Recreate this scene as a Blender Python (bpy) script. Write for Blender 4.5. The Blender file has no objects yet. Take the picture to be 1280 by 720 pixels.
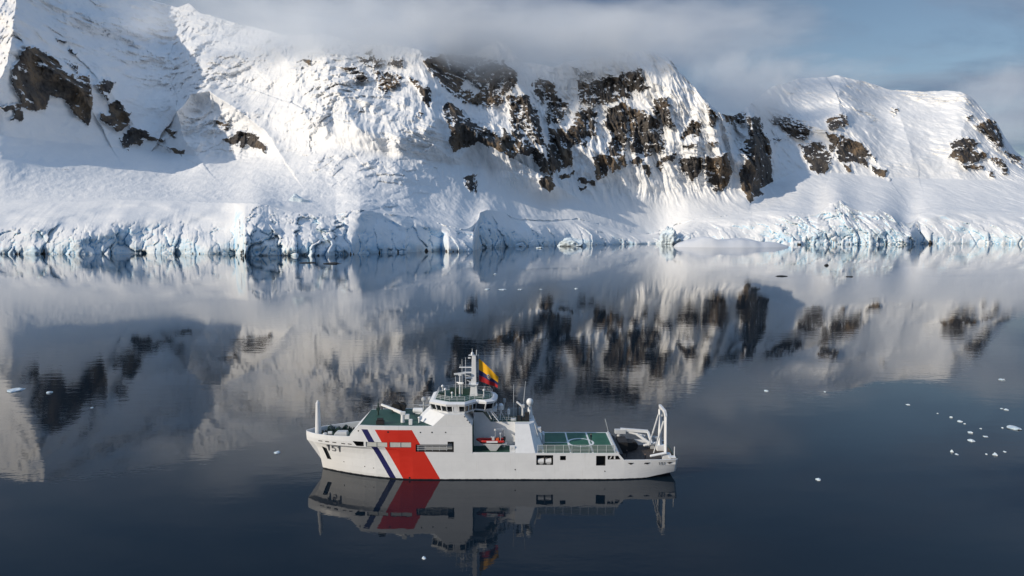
import bpy, bmesh, math, random
import numpy as np
from mathutils import Vector, Matrix

R = math.radians
scene = bpy.context.scene
COL = scene.collection

# ------------------------------------------------------------------ camera
PITCH, CAM_H, FPX = R(5.0), 56.5, 853.33
cam_d = bpy.data.cameras.new("camera")
cam_d.lens = 24.0
cam_d.sensor_width = 36.0
cam_d.clip_start = 1.0
cam_d.clip_end = 60000.0
cam = bpy.data.objects.new("camera", cam_d)
COL.objects.link(cam)
cam.location = (0, 0, CAM_H)
cam.rotation_euler = (R(90) - PITCH, 0, 0)
scene.camera = cam

# ------------------------------------------------------------------ light
SUN_AZ, SUN_EL = R(-119.0), R(21.5)      # clockwise from +Y (straight ahead); the sun stands to the left
sun_dir = Vector((math.sin(SUN_AZ) * math.cos(SUN_EL), math.cos(SUN_AZ) * math.cos(SUN_EL), math.sin(SUN_EL)))
sd = bpy.data.lights.new("sun", 'SUN')
sd.energy = 3.4
sd.angle = R(0.6)
sd.color = (1.0, 0.88, 0.72)
sun = bpy.data.objects.new("sun", sd)
COL.objects.link(sun)
sun.location = (-300, -100, 400)
sun.rotation_euler = sun_dir.to_track_quat('Z', 'Y').to_euler()


class NT:
    """small helper for building node trees"""
    def __init__(self, tree):
        self.t = tree
        self.n = tree.nodes
        self.n.clear()

    def add(self, kind, **kw):
        nd = self.n.new(kind)
        ins = kw.pop('ins', {})
        for k, v in kw.items():
            setattr(nd, k, v)
        for k, v in ins.items():
            self.put(nd.inputs[k], v)
        return nd

    def put(self, sock, v):
        if isinstance(v, bpy.types.NodeSocket):
            self.t.links.new(v, sock)
        elif isinstance(v, bpy.types.Node):
            self.t.links.new(v.outputs[0], sock)
        else:
            sock.default_value = v

    def math(self, op, a, b=0.0, c=0.0, clamp=False):
        nd = self.add('ShaderNodeMath', operation=op, use_clamp=clamp)
        self.put(nd.inputs[0], a)
        self.put(nd.inputs[1], b)
        self.put(nd.inputs[2], c)
        return nd.outputs[0]

    def ramp(self, v, a, b, lo=0.0, hi=1.0, smooth=True):
        nd = self.add('ShaderNodeMapRange', interpolation_type='SMOOTHSTEP' if smooth else 'LINEAR', clamp=True)
        for i, x in enumerate((v, a, b, lo, hi)):
            self.put(nd.inputs[i], x)
        return nd.outputs[0]

    def mix(self, f, a, b):
        nd = self.add('ShaderNodeMix', data_type='RGBA')
        self.put(nd.inputs[0], f)
        for i, x in ((6, a), (7, b)):
            if isinstance(x, tuple) and len(x) == 3:
                x = x + (1.0,)
            self.put(nd.inputs[i], x)
        return nd.outputs[2]

    def noise(self, vec, scale, detail=4.0, rough=0.55, dist=0.0):
        nd = self.add('ShaderNodeTexNoise')
        if vec is not None:
            self.put(nd.inputs['Vector'], vec)
        nd.inputs['Scale'].default_value = scale
        nd.inputs['Detail'].default_value = detail
        nd.inputs['Roughness'].default_value = rough
        nd.inputs['Distortion'].default_value = dist
        return nd.outputs[0]

    def mapping(self, vec, scale=(1, 1, 1), loc=(0, 0, 0), rot=(0, 0, 0)):
        nd = self.add('ShaderNodeMapping')
        self.put(nd.inputs[0], vec)
        nd.inputs[1].default_value = loc
        nd.inputs[2].default_value = rot
        nd.inputs[3].default_value = scale
        return nd.outputs[0]


# ------------------------------------------------------------------ sky
world = bpy.data.worlds.new("World")
scene.world = world
world.use_nodes = True
w = NT(world.node_tree)
sky = w.add('ShaderNodeTexSky', sky_type='NISHITA', sun_disc=False, sun_elevation=SUN_EL, sun_rotation=SUN_AZ,
            altitude=50.0, air_density=1.0, dust_density=0.6, ozone_density=1.4)
tc = w.add('ShaderNodeTexCoord')
sep = w.add('ShaderNodeSeparateXYZ', ins={0: tc.outputs['Generated']})
zc = w.math('MAXIMUM', sep.outputs[2], 0.0)
den = w.math('ADD', zc, 0.16)
px_ = w.math('DIVIDE', sep.outputs[0], den)
py_ = w.math('DIVIDE', sep.outputs[1], den)
comb = w.add('ShaderNodeCombineXYZ', ins={0: px_, 1: py_, 2: 0.0})
n1 = w.noise(w.mapping(comb.outputs[0], (0.55, 1.0, 1.0), (3.1, 0.4, 0.0)), 1.5, 8.0, 0.55, 0.6)
cover = w.ramp(n1, 0.30, 0.62)
n2 = w.noise(w.mapping(comb.outputs[0], (0.5, 1.4, 1.0), (7.3, 2.2, 0.0)), 2.6, 7.0, 0.6, 0.4)
ccol = w.mix(w.ramp(n2, 0.3, 0.7), (0.9, 1.6, 3.0), (3.0, 3.6, 4.7))
skyc = w.mix(w.math('MULTIPLY', cover, 0.9), sky.outputs[0], ccol)
high = w.mix(w.ramp(n2, 0.25, 0.7), (1.6, 3.1, 5.7), (3.0, 4.6, 7.1))       # bright cloud overhead
skyc = w.mix(w.ramp(sep.outputs[2], 0.52, 0.82), skyc, high)
bg = w.add('ShaderNodeBackground', ins={'Color': skyc, 'Strength': 0.086})
w.add('ShaderNodeOutputWorld', ins={'Surface': bg.outputs[0]})

# ------------------------------------------------------------------ exposure and render settings
vs = scene.view_settings
vs.view_transform = 'Standard'
vs.look = 'None'
vs.exposure = 0.0
vs.gamma = 1.0
vs.use_curve_mapping = False
cy = scene.cycles
cy.use_denoising = True
cy.max_bounces = 8
cy.diffuse_bounces = 3
cy.glossy_bounces = 4
cy.transmission_bounces = 4
cy.volume_bounces = 6
cy.volume_step_rate = 0.18
cy.volume_max_steps = 160
cy.sample_clamp_indirect = 8.0


# ------------------------------------------------------------------ numeric helpers
def ray(px, py):
    """direction of the line of sight through a point of the photograph"""
    a = (np.asarray(px, float) - 640.0) / FPX
    b = (360.0 - np.asarray(py, float)) / FPX
    return a, math.cos(PITCH) + b * math.sin(PITCH), -math.sin(PITCH) + b * math.cos(PITCH)


def at_depth(px, py, Y):
    rx, ry, rz = ray(px, py)
    k = Y / ry
    return rx * k, CAM_H + rz * k


def at_height(px, py, Z=0.0):
    rx, ry, rz = ray(px, py)
    k = (Z - CAM_H) / rz
    return rx * k, ry * k


def _hash(ix, iy, iz, seed):
    h = (ix.astype(np.uint32) * np.uint32(374761393) + iy.astype(np.uint32) * np.uint32(668265263)
         + iz.astype(np.uint32) * np.uint32(2147483647) + np.uint32(seed * 974711 & 0xffffffff))
    h = (h ^ (h >> np.uint32(13))) * np.uint32(1274126177)
    h = (h ^ (h >> np.uint32(16))) * np.uint32(2246822519)
    return h ^ (h >> np.uint32(15))


def perlin(x, y, z, seed=0):
    x, y, z = np.broadcast_arrays(x, y, z)
    x0, y0, z0 = np.floor(x), np.floor(y), np.floor(z)
    fx, fy, fz = x - x0, y - y0, z - z0
    ix, iy, iz = x0.astype(np.int64), y0.astype(np.int64), z0.astype(np.int64)
    u, v, ww = (t * t * t * (t * (t * 6 - 15) + 10) for t in (fx, fy, fz))
    out = 0.0
    for dx in (0, 1):
        wx = u if dx else 1 - u
        for dy in (0, 1):
            wy = v if dy else 1 - v
            for dz in (0, 1):
                wz = ww if dz else 1 - ww
                h = _hash(ix + dx, iy + dy, iz + dz, seed)
                gx = ((h & np.uint32(1023)).astype(np.float64) / 511.5 - 1)
                gy = (((h >> np.uint32(10)) & np.uint32(1023)).astype(np.float64) / 511.5 - 1)
                gz = (((h >> np.uint32(20)) & np.uint32(1023)).astype(np.float64) / 511.5 - 1)
                out = out + wx * wy * wz * (gx * (fx - dx) + gy * (fy - dy) + gz * (fz - dz))
    return out


def fbm(x, y, z, octaves=4, gain=0.5, lac=2.03, seed=0):
    s, a = 0.0, 1.0
    for o in range(octaves):
        s = s + a * perlin(x, y, z, seed + o * 17)
        x, y, z, a = x * lac, y * lac, z * lac, a * gain
    return s


def ridged(x, y, z, octaves=4, gain=0.5, lac=2.07, seed=0):
    s, a = 0.0, 1.0
    for o in range(octaves):
        s = s + a * (1 - 2.6 * np.abs(perlin(x, y, z, seed + o * 13)))
        x, y, z, a = x * lac, y * lac, z * lac, a * gain
    return s


def cells(x, y, seed=0):
    """2-D Voronoi: distance to the nearest and second nearest feature and the nearest one's random value"""
    x0, y0 = np.floor(x), np.floor(y)
    d1 = np.full(x.shape, 9.0)
    d2 = np.full(x.shape, 9.0)
    val = np.zeros(x.shape)
    for dx in (-1, 0, 1):
        for dy in (-1, 0, 1):
            cx, cy_ = x0 + dx, y0 + dy
            h = _hash(cx.astype(np.int64), cy_.astype(np.int64), np.zeros(x.shape, np.int64), seed)
            fx = cx + (h & np.uint32(1023)) / 1023.0
            fy = cy_ + ((h >> np.uint32(10)) & np.uint32(1023)) / 1023.0
            d = np.hypot(fx - x, fy - y)
            near = d < d1
            d2 = np.where(near, d1, np.minimum(d2, d))
            val = np.where(near, (h >> np.uint32(20)) / 4095.0, val)
            d1 = np.minimum(d1, d)
    return d1, d2, val


def curve(x, pts):
    xs, ys = zip(*pts)
    return np.interp(x, xs, ys)


def smooth(a, k):
    if k < 2:
        return a
    ker = np.hanning(k + 2)[1:-1]
    ker /= ker.sum()
    p = np.pad(a, (k, k), mode='edge')
    return np.convolve(p, ker, 'same')[k:-k]


def sstep(a, b, x):
    t = np.clip((x - a) / (b - a), 0, 1)
    return t * t * (3 - 2 * t)
# ------------------------------------------------------------------ terrain: ice front, snow apron, mountain
# the shape is sketched as sight-line bearings u, heights v and distances D, then turned into metres
SHORE = [(-420, 317), (-200, 318), (0, 318), (180, 317.2), (294, 317), (306, 321), (345, 320), (400, 319.4), (440, 318), (480, 316.2), (552, 313.4), (560, 314.6),
         (592, 314), (600, 310), (640, 308.5), (700, 306.8), (800, 305), (826, 304.6), (836, 304.2), (850, 305), (1000, 305.8),
         (1138, 305.6), (1150, 304.6), (1180, 304.6), (1280, 304.8), (1700, 304.4)]
CLIFF = [(-420, 262), (-200, 258), (0, 255), (100, 252), (155, 249.5), (330, 255), (350, 262), (400, 268), (428, 268), (436, 262), (450, 262), (470, 266),
         (520, 272), (552, 280), (562, 284), (592, 290), (600, 266), (614, 263), (628, 265), (642, 274), (690, 276), (722, 274), (760, 283), (800, 294),
         (818, 292), (832, 286), (846, 281), (858, 278), (880, 272), (910, 270), (960, 263), (1000, 266), (1022, 272),
         (1036, 254), (1050, 250), (1062, 262), (1090, 266), (1100, 262), (1125, 275), (1138, 288), (1148, 268), (1170, 262),
         (1280, 267), (1700, 266)]
RIDGE = [(-420, 60), (-200, 30), (-60, -4), (0, -14), (80, -12), (150, -8), (200, 2), (222, 9), (236, 4), (250, 16), (300, 30), (350, 42), (385, 44), (405, 42),
         (450, 54), (500, 58), (525, 62), (545, 66), (590, 68), (612, 56), (622, 50), (634, 58), (650, 76), (690, 84), (715, 76), (745, 70), (780, 66),
         (815, 64), (838, 72), (848, 88), (862, 102), (880, 122), (900, 142), (915, 146), (928, 140), (940, 128), (965, 108), (1000, 98), (1050, 95), (1085, 103),
         (1115, 113), (1160, 114), (1200, 115), (1215, 122), (1230, 138), (1245, 152), (1256, 172), (1268, 188), (1280, 196), (1330, 214), (1500, 232), (1700, 240)]
D_RIDGE = [(-420, 3500), (-200, 3300), (0, 2850), (210, 3880), (250, 3680), (400, 3250), (530, 3150), (600, 3600), (650, 3500), (740, 3450), (848, 3300), (900, 3250),
           (925, 3700), (1000, 4100), (1100, 4100), (1200, 3900), (1280, 3900), (1700, 4300)]
D_MID = [(-420, 2500), (-200, 2400), (0, 2200), (210, 2820), (258, 2640), (400, 2440), (500, 2380), (600, 2660), (700, 2760), (850, 2850), (925, 2950), (970, 3250), (1050, 3280),
         (1200, 3250), (1280, 3250), (1700, 3400)]
V_MID = [(-420, 170), (0, 170), (200, 190), (300, 200), (430, 180), (560, 205), (650, 215), (760, 230), (850, 228), (940, 240), (1000, 212), (1100, 222), (1280, 226), (1700, 250)]

# ribs that stand out of the face: (metres, width to the left, width to the right, line of points)
RIBS = [
    (235, 26, 64, [(19, -40), (18, 30), (10, 80), (-14, 130), (-60, 200)]),
    (110, 16, 34, [(32, 56), (60, 85), (100, 110), (116, 140)]),
    (70, 12, 22, [(124, 100), (150, 128), (170, 160), (222, 192)]),
    (170, 13, 20, [(250, 200), (228, 172), (222, 140)]),
    (170, 13, 26, [(223, 140), (238, 118), (262, 114), (298, 138), (330, 162), (352, 196)]),
    (55, 14, 26, [(345, 60), (372, 90), (386, 120)]),
    (60, 18, 30, [(372, 130), (400, 152), (420, 172)]),
    (130, 60, 50, [(404, 60), (420, 110), (440, 150), (470, 180)]),
    (330, 90, 34, [(524, 62), (548, 108), (575, 150), (602, 172), (640, 196)]),
    (150, 80, 40, [(420, 150), (480, 172), (540, 222), (566, 262), (586, 288)]),
    (60, 20, 28, [(540, 182), (566, 200), (592, 214), (598, 236)]),
    (280, 40, 26, [(640, 92), (654, 118), (664, 160), (680, 205), (690, 236)]),
    (120, 60, 30, [(742, 70), (735, 130), (742, 190), (752, 222)]),
    (60, 12, 16, [(772, 80), (772, 130), (782, 190), (784, 210)]),
    (60, 16, 20, [(808, 90), (812, 140), (808, 200)]),
    (55, 14, 16, [(836, 80), (842, 140), (838, 195)]),
    (210, 60, 22, [(846, 88), (862, 108), (884, 128), (900, 150)]),
    (70, 16, 16, [(872, 130), (872, 176), (868, 222)]),
    (70, 14, 14, [(898, 150), (900, 195), (896, 236)]),
    (360, 34, 20, [(936, 138), (944, 175), (944, 215), (938, 250)]),
    (90, 24, 30, [(1048, 110), (1050, 150), (1046, 180), (1040, 206)]),
    (110, 50, 26, [(1058, 142), (1072, 168), (1092, 196), (1110, 222)]),
    (60, 40, 30, [(1120, 130), (1134, 170), (1142, 196)]),
    (70, 40, 40, [(1208, 122), (1206, 160), (1200, 196)]),
    (140, 40, 20, [(1240, 150), (1250, 178), (1272, 205)]),
    (80, 60, 60, [(990, 214), (1016, 232)]),
]
# rock showing through the snow: (raggedness, thinning, outline)
ROCKS = [
    (.6, 0, [(32, 58), (45, 57), (71, 72), (81, 87), (98, 94), (111, 91), (114, 108), (116, 136), (111, 157), (94, 143), (80, 124), (63, 119), (58, 137), (42, 139),
             (28, 134), (7, 140), (0, 133), (26, 127), (14, 108), (13, 87), (26, 68)]),
    (.5, 0, [(71, 72), (84, 74), (99, 80), (97, 93), (88, 84)]), (.8, .1, [(21, 134), (31, 139), (27, 152), (14, 150)]),
    (.6, 0, [(118, 106), (129, 97), (144, 103), (137, 117), (135, 127), (125, 115)]),
    (.5, 0, [(137, 127), (148, 124), (163, 141), (163, 156), (148, 165), (139, 159), (125, 150), (124, 140), (136, 143)]),
    (.5, 0, [(149, 172), (163, 158), (181, 159), (191, 169), (209, 174), (208, 178), (182, 176), (175, 183), (163, 181), (160, 191), (153, 185)]),
    (.7, 0, [(196, 180), (217, 184), (229, 188), (228, 197), (221, 193), (214, 188)]), (.6, 0, [(205, 160), (222, 163), (218, 172), (210, 168)]),
    (.4, 0, [(70, 48), (84, 51), (82, 56), (73, 52)]), (.4, 0, [(81, 63), (87, 59), (98, 65), (95, 70)]), (.5, 0, [(69, 210), (91, 211), (91, 215), (69, 214)]),
    (.7, .1, [(267, 149), (275, 150), (289, 154), (286, 163), (270, 158)]),
    (.6, 0, [(278, 175), (294, 168), (299, 163), (311, 164), (323, 171), (326, 178), (334, 181), (332, 192), (324, 187), (310, 183), (296, 184)]),
    (.7, .1, [(377, 73), (389, 70), (388, 81), (380, 77)]), (.8, .1, [(426, 85), (442, 80), (442, 93), (430, 88)]),
    (1.1, .25, [(424, 85), (442, 80), (462, 95), (460, 101), (444, 103), (440, 92)]), (1.3, .5, [(446, 69), (462, 60), (473, 69), (504, 73), (505, 82), (462, 85), (448, 76)]),
    (1.2, .45, [(462, 84), (502, 93), (501, 105), (482, 118), (473, 111), (471, 98)]), (1.0, .2, [(508, 95), (522, 100), (540, 113), (538, 138), (528, 127), (521, 109)]),
    (.7, 0, [(519, 141), (527, 137), (530, 148), (523, 146)]),
    (.55, 0, [(527, 74), (556, 66), (580, 68), (582, 92), (575, 116), (563, 117), (550, 104), (531, 83)]),
    (1.0, .12, [(578, 68), (595, 69), (631, 76), (645, 89), (648, 103), (640, 112), (631, 117), (628, 133), (603, 131), (576, 128), (566, 119), (576, 110), (590, 112), (592, 119), (600, 112), (580, 98)]),
    (.7, .02, [(549, 136), (564, 126), (589, 150), (612, 161), (626, 169), (628, 153), (642, 172), (650, 189), (642, 200), (628, 189), (595, 178), (587, 183), (567, 189), (559, 178), (565, 166)]),
    (.4, 0, [(578, 222), (590, 215), (596, 215), (599, 239), (602, 250), (588, 244), (580, 233)]),
    (.9, .05, [(638, 172), (650, 176), (670, 183), (687, 205), (687, 222), (675, 214), (664, 194), (650, 192)]),
    (1.2, .38, [(632, 119), (656, 116), (676, 144), (681, 183), (665, 185), (640, 172), (637, 144)]),
    (.6, 0, [(673, 222), (687, 216), (695, 233), (687, 242), (674, 231)]), (.9, .08, [(684, 158), (703, 160), (717, 189), (714, 206), (698, 214), (688, 218), (684, 200)]),
    (.8, .1, [(698, 222), (719, 213), (712, 222), (703, 226)]), (.8, 0, [(664, 105), (675, 96), (694, 105), (695, 119), (712, 130), (689, 139), (673, 125)]),
    (1.2, .3, [(690, 120), (712, 128), (706, 150), (684, 158), (682, 140)]), (1.1, .2, [(714, 84), (739, 92), (728, 98), (718, 92)]),
    (1.2, .28, [(719, 141), (738, 131), (746, 144), (745, 168), (733, 184), (719, 176), (712, 200), (706, 170)]),
    (1.1, .2, [(756, 139), (767, 133), (782, 123), (786, 144), (783, 181), (785, 207), (767, 215), (759, 207), (759, 181), (767, 170), (756, 157)]),
    (.5, 0, [(741, 194), (758, 192), (760, 220), (746, 226), (743, 207)]), (.8, .1, [(721, 219), (746, 226), (743, 232), (722, 229)]), (.7, 0, [(719, 231), (733, 235), (727, 240)]),
    (.9, .1, [(785, 199), (801, 194), (808, 199), (794, 210), (787, 204)]), (.9, .1, [(803, 207), (814, 206), (812, 223), (807, 216)]),
    (.9, .1, [(819, 199), (845, 191), (845, 200), (832, 200), (826, 214), (819, 210)]), (1.3, .45, [(783, 130), (806, 140), (828, 150), (832, 189), (810, 196), (787, 192)]),
    (1.3, .45, [(722, 100), (760, 96), (800, 84), (812, 110), (780, 124), (750, 132), (725, 130)]), (1.2, .3, [(816, 123), (836, 119), (837, 146), (845, 158), (828, 158), (817, 141)]),
    (.6, 0, [(851, 172), (865, 149), (876, 152), (876, 171), (862, 169), (854, 176)]), (.5, 0, [(853, 184), (873, 176), (872, 183), (862, 186)]),
    (.6, 0, [(849, 196), (878, 195), (880, 210), (866, 228), (851, 215)]), (.5, 0, [(883, 175), (897, 178), (892, 183), (886, 184)]),
    (.8, 0, [(881, 194), (898, 196), (910, 189), (915, 215), (907, 236), (895, 242), (882, 220)]), (1.2, .35, [(884, 132), (896, 138), (898, 158), (888, 156)]),
    (1.2, .4, [(898, 136), (932, 142), (934, 160), (908, 154)]),
    (.65, 0, [(932, 144), (950, 146), (954, 164), (963, 176), (966, 226), (952, 236), (956, 243), (936, 254), (927, 240), (924, 216), (934, 198), (924, 190), (926, 176), (938, 172), (934, 160)]),
    (1.0, .12, [(957, 147), (985, 144), (1012, 160), (1010, 173), (988, 172), (972, 158)]), (.7, 0, [(964, 170), (976, 174), (970, 181)]),
    (.9, .08, [(1000, 180), (1025, 175), (1041, 197), (1030, 221), (1012, 213), (1003, 193)]), (.9, .08, [(1030, 150), (1055, 140), (1061, 155), (1037, 163)]),
    (.7, 0, [(1045, 180), (1058, 171), (1074, 176), (1085, 187), (1085, 209), (1066, 202), (1047, 201)]), (1.1, .25, [(1032, 166), (1055, 168), (1046, 186), (1038, 190)]),
    (.7, 0, [(1054, 204), (1062, 206), (1067, 216), (1057, 214)]), (.7, 0, [(1088, 193), (1095, 196), (1094, 202)]), (.7, 0, [(1088, 206), (1108, 213), (1106, 224), (1092, 214)]),
    (.6, 0, [(1108, 222), (1113, 223), (1111, 227)]), (1.2, .35, [(1109, 137), (1125, 135), (1116, 143)]), (.7, .05, [(1204, 146), (1215, 144), (1211, 150)]),
    (.8, 0, [(1186, 177), (1211, 171), (1224, 178), (1217, 187), (1235, 190), (1230, 199), (1211, 204), (1185, 196), (1191, 188)]),
    (1.0, .12, [(1219, 156), (1232, 148), (1243, 151), (1253, 170), (1254, 183), (1245, 186), (1232, 170)]), (.7, 0, [(1237, 193), (1253, 199), (1259, 209), (1245, 207)]),
    (.8, 0, [(1256, 188), (1275, 196), (1277, 207), (1264, 200)]), (.6, 0, [(1235, 214), (1243, 213), (1243, 220), (1236, 220)]), (.6, 0, [(1251, 209), (1259, 209), (1260, 217), (1252, 217)]),
    (.9, .2, [(1200, 204), (1232, 206), (1228, 212), (1205, 211)]),
]


def seg_dist(U, V, pts, closed=False):
    """distance to a polyline and the side (+ right of it)"""
    best = np.full(U.shape, 1e9)
    side = np.zeros(U.shape)
    n = len(pts)
    for i in range(n if closed else n - 1):
        (x0, y0), (x1, y1) = pts[i], pts[(i + 1) % n]
        dx, dy = x1 - x0, y1 - y0
        t = np.clip(((U - x0) * dx + (V - y0) * dy) / (dx * dx + dy * dy + 1e-9), 0, 1)
        d = np.hypot(U - x0 - t * dx, V - y0 - t * dy)
        s = np.sign(-(dy * (U - x0) - dx * (V - y0))) * -1.0
        side = np.where(d < best, s, side)
        best = np.minimum(best, d)
    return best, side


def inside(U, V, pts):
    r = np.zeros(U.shape, bool)
    n = len(pts)
    for i in range(n):
        (x0, y0), (x1, y1) = pts[i], pts[(i + 1) % n]
        c = ((y0 > V) != (y1 > V)) & (U < (x1 - x0) * (V - y0) / (y1 - y0 + 1e-12) + x0)
        r ^= c
    return r


NU, N1, N2 = 2000, 64, 300
U1 = np.concatenate([np.linspace(-420, -40, 160, endpoint=False), np.linspace(-40, 1320, NU - 240, endpoint=False), np.linspace(1320, 1700, 80)])
wob = lambda a, f, s: a * fbm(U1 / f, 0 * U1 + 3.3, 0 * U1, 4, seed=s)
vs_ = curve(U1, SHORE) + 0.25 * fbm(U1 / 9.0, 0 * U1, 0 * U1 + 0.5, 3, seed=3)
vc_ = curve(U1, CLIFF) + wob(2.2, 30, 5) + 1.2 * fbm(U1 / 6.0, 0 * U1, 0 * U1 + 7.7, 3, seed=8)
vc_ = np.minimum(vc_, vs_ - 4)
vr_ = smooth(curve(U1, RIDGE), 5) + wob(3.0, 26, 11)
t1 = np.linspace(0, 1, N1)                      # shore to cliff top
t2 = np.linspace(0, 1, N2)[1:]                  # cliff top to ridge
V = np.concatenate([vs_[None] + (vc_ - vs_)[None] * t1[:, None], vc_[None] + (vr_ - vc_)[None] * t2[:, None]], 0)
Ug = np.broadcast_to(U1[None], V.shape).copy()
d_shore = smooth(at_height(U1, vs_ * 0 + curve(U1, SHORE))[1], 3)
# distances along each column
front = np.zeros((N1, U1.size))
lean = curve(U1, [(-420, 260), (0, 260), (330, 200), (420, 190), (450, 120), (590, 120), (600, 130), (700, 160), (860, 130), (940, 190), (1010, 130), (1150, 150), (1280, 190), (1700, 190)])
vss, vcs = curve(U1, SHORE), smooth(curve(U1, CLIFF), 60)
tE = np.clip((vss[None] - V[:N1]) / (vss - vcs)[None], 0, 1.4)
d_top = smooth(d_shore, 90) + lean
front = d_shore[None] + (d_top - d_shore)[None] * tE ** 2.1
dm, dr = smooth(curve(U1, D_MID), 60), smooth(curve(U1, D_RIDGE), 36)
vm = smooth(curve(U1, V_MID), 40)
vm = np.minimum(vm, vc_ - 8)
vm = np.maximum(vm, vr_ + 20)
Vu = V[N1:]
vm = np.minimum(vm, vcs - 10)
a = np.clip((vcs[None] - Vu) / (vcs - vm)[None], 0, 1)
a_ = a
vrs = smooth(curve(U1, RIDGE), 44)
b = np.clip((vm[None] - Vu) / (vm - vrs)[None], 0, 1.2)
apron = d_top[None] + (dm - d_top)[None] * (a ** 0.85)
upper = apron + (dr - dm)[None] * (0.75 * b + 0.25 * b * b)
D = np.concatenate([front, upper], 0)
# ribs
rel = np.zeros(V.shape)
for amp, wl, wr, pts in RIBS:
    m = 7 * max(wl, wr)
    xs, ys = [p[0] for p in pts], [p[1] for p in pts]
    c0, c1 = np.searchsorted(U1, (min(xs) - m, max(xs) + m))
    if c1 <= c0:
        continue
    uu, vv = Ug[N1:, c0:c1], V[N1:, c0:c1]
    wu = uu + 5 * perlin(uu / 22.0, vv / 22.0, 0 * uu + amp, 31) + 2 * perlin(uu / 8.0, vv / 8.0, 0 * uu + amp, 32)
    d, s = seg_dist(wu, vv, pts)
    wd = np.where(s > 0, wr, wl)
    rel[N1:, c0:c1] += amp * np.exp(-d / wd)
fade = np.concatenate([np.zeros((N1, U1.size)), 0.5 * sstep(0.1, 1.1, a) + 0.5 * sstep(-0.1, 0.45, b)], 0)
D -= rel * fade
# rock field
Vw = V + 2.2 * fbm(Ug / 9.0, V / 9.0, 0 * V + 1.1, 3, seed=41)
Uw = Ug + 2.2 * fbm(Ug / 9.0, V / 9.0, 0 * V + 9.1, 3, seed=43)
sp = fbm((Ug - 0.25 * V) / 4.6, V / 8.0, 0 * V + 5.0, 4, gain=0.62, seed=47) * 0.9 + fbm(Ug / 6, V / 4.0, 0 * V + 2.0, 4, gain=0.62, seed=48) * 0.8
Xb, Zb = at_depth(Ug, V, D)
wxy = 26 * fbm(Xb / 130, D / 260, Zb / 130, 3, seed=111)
fl = ridged((Xb + wxy + 0.22 * Zb) / 62, D / 420, Zb / 300, 4, gain=0.55, seed=113) - 0.55
rock = np.full(V.shape, -1.5)
w_fl = curve(U1, [(-420, .3), (40, .3), (90, .15), (240, .2), (400, .35), (560, .6), (620, 1.1), (760, 1.2), (900, 1.1), (950, .6), (1000, .25), (1060, .25), (1110, .08), (1190, .08), (1230, .3), (1700, .4)])
w_gen = curve(U1, [(-420, 1), (1060, 1), (1110, .45), (1190, .45), (1240, 1), (1700, 1)])
for rag, thin, pts in ROCKS:
    xs, ys = [p[0] for p in pts], [p[1] for p in pts]
    c0, c1 = np.searchsorted(U1, (min(xs) - 9, max(xs) + 9))
    r_ok = (V[:, c0:c1].max(1) > min(ys) - 9) & (V[:, c0:c1].min(1) < max(ys) + 9)
    r0, r1 = np.argmax(r_ok), len(r_ok) - np.argmax(r_ok[::-1])
    sl = (slice(r0, r1), slice(c0, c1))
    uu, vv = Uw[sl], Vw[sl]
    d, _ = seg_dist(uu, vv, pts, True)
    f = np.where(inside(uu, vv, pts), d, -d)
    f = np.clip(f / 3.4, -1.5, 1.0) - thin * 1.15 + rag * (1.05 * sp[sl] + 0.6 * fl[sl]) - 0.22
    rock[sl] = np.maximum(rock[sl], f)
# outcrop at the waterline: dark wet rock under the ice here and there
foot = np.concatenate([1 - t1 / 0.09, np.full(N2 - 1, -9.0)])[:, None]
fn = fbm(U1 / 15.0, 0 * U1 + 2.0, 0 * U1, 4, gain=0.7, seed=77)
rock = np.maximum(rock, np.where(foot > -8, np.minimum((fn[None] - 0.26) * 5, 1.6) - np.concatenate([t1, np.full(N2 - 1, 9.0)])[:, None] * 14, -1.5))

X, Z = at_depth(Ug, V, D)
# relief in metres
mw = np.concatenate([np.zeros((N1, U1.size)), sstep(0.3, 1.15, a) * 0.55 + 0.45 * sstep(-0.05, 0.4, b)], 0)
rk = sstep(-0.3, 0.5, rock)
ice = np.concatenate([np.ones((N1, U1.size)) * np.minimum(1, 3.0 * (1 - t1[:, None]) + 0.5), 0.5 * np.exp(-a * 9.0)], 0)
serac = 0.75 * np.exp(-(((Ug - 215) / 95) ** 2 + ((V - 60) / 55) ** 2)) + 0.5 * np.exp(-(((Ug - 120) / 70) ** 2 + ((V - 25) / 40) ** 2)) + np.exp(-(((Ug - 415) / 60) ** 2 + ((V - 120) / 75) ** 2)) + 0.8 * np.exp(-(((Ug - 262) / 55) ** 2 + ((V - 150) / 45) ** 2)) \
    + 0.7 * np.exp(-(((Ug - 8) / 26) ** 2 + ((V - 40) / 60) ** 2)) + 0.55 * np.exp(-(((Ug - 480) / 70) ** 2 + ((V - 190) / 55) ** 2)) + 0.35 * np.exp(-(((Ug - 430) / 110) ** 2 + ((V - 258) / 14) ** 2))
rel2 = mw * (60 * fbm(X / 420, D / 420, Z / 420, 3, seed=51) + 42 * w_gen[None] * fbm((X + 0.3 * Z) / 200, D / 320, Z / 170, 5, gain=0.52, seed=53) + 40 * w_fl[None] * fl)
crev = sstep(0.0, 0.5, fbm(X / 260 + 5, Z / 200, D / 500, 3, seed=101)) * mw
rel2 += crev * (16 * ridged(X / 150, D / 400, (Z + 0.25 * X) / 24, 4, gain=0.55, seed=103))
rel2 += mw * (1 - rk) * w_gen[None] ** 2 * 20 * ridged((X + 0.5 * Z) / 80, D / 300, (Z - 0.2 * X) / 190, 3, gain=0.5, seed=105) * sstep(-0.2, 0.4, fbm(X / 300, Z / 300, D / 600, 2, seed=107))
rel2 += mw * (1 - rk) * 5.5 * fbm(X / 34, D / 60, Z / 30, 3, seed=57)
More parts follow.
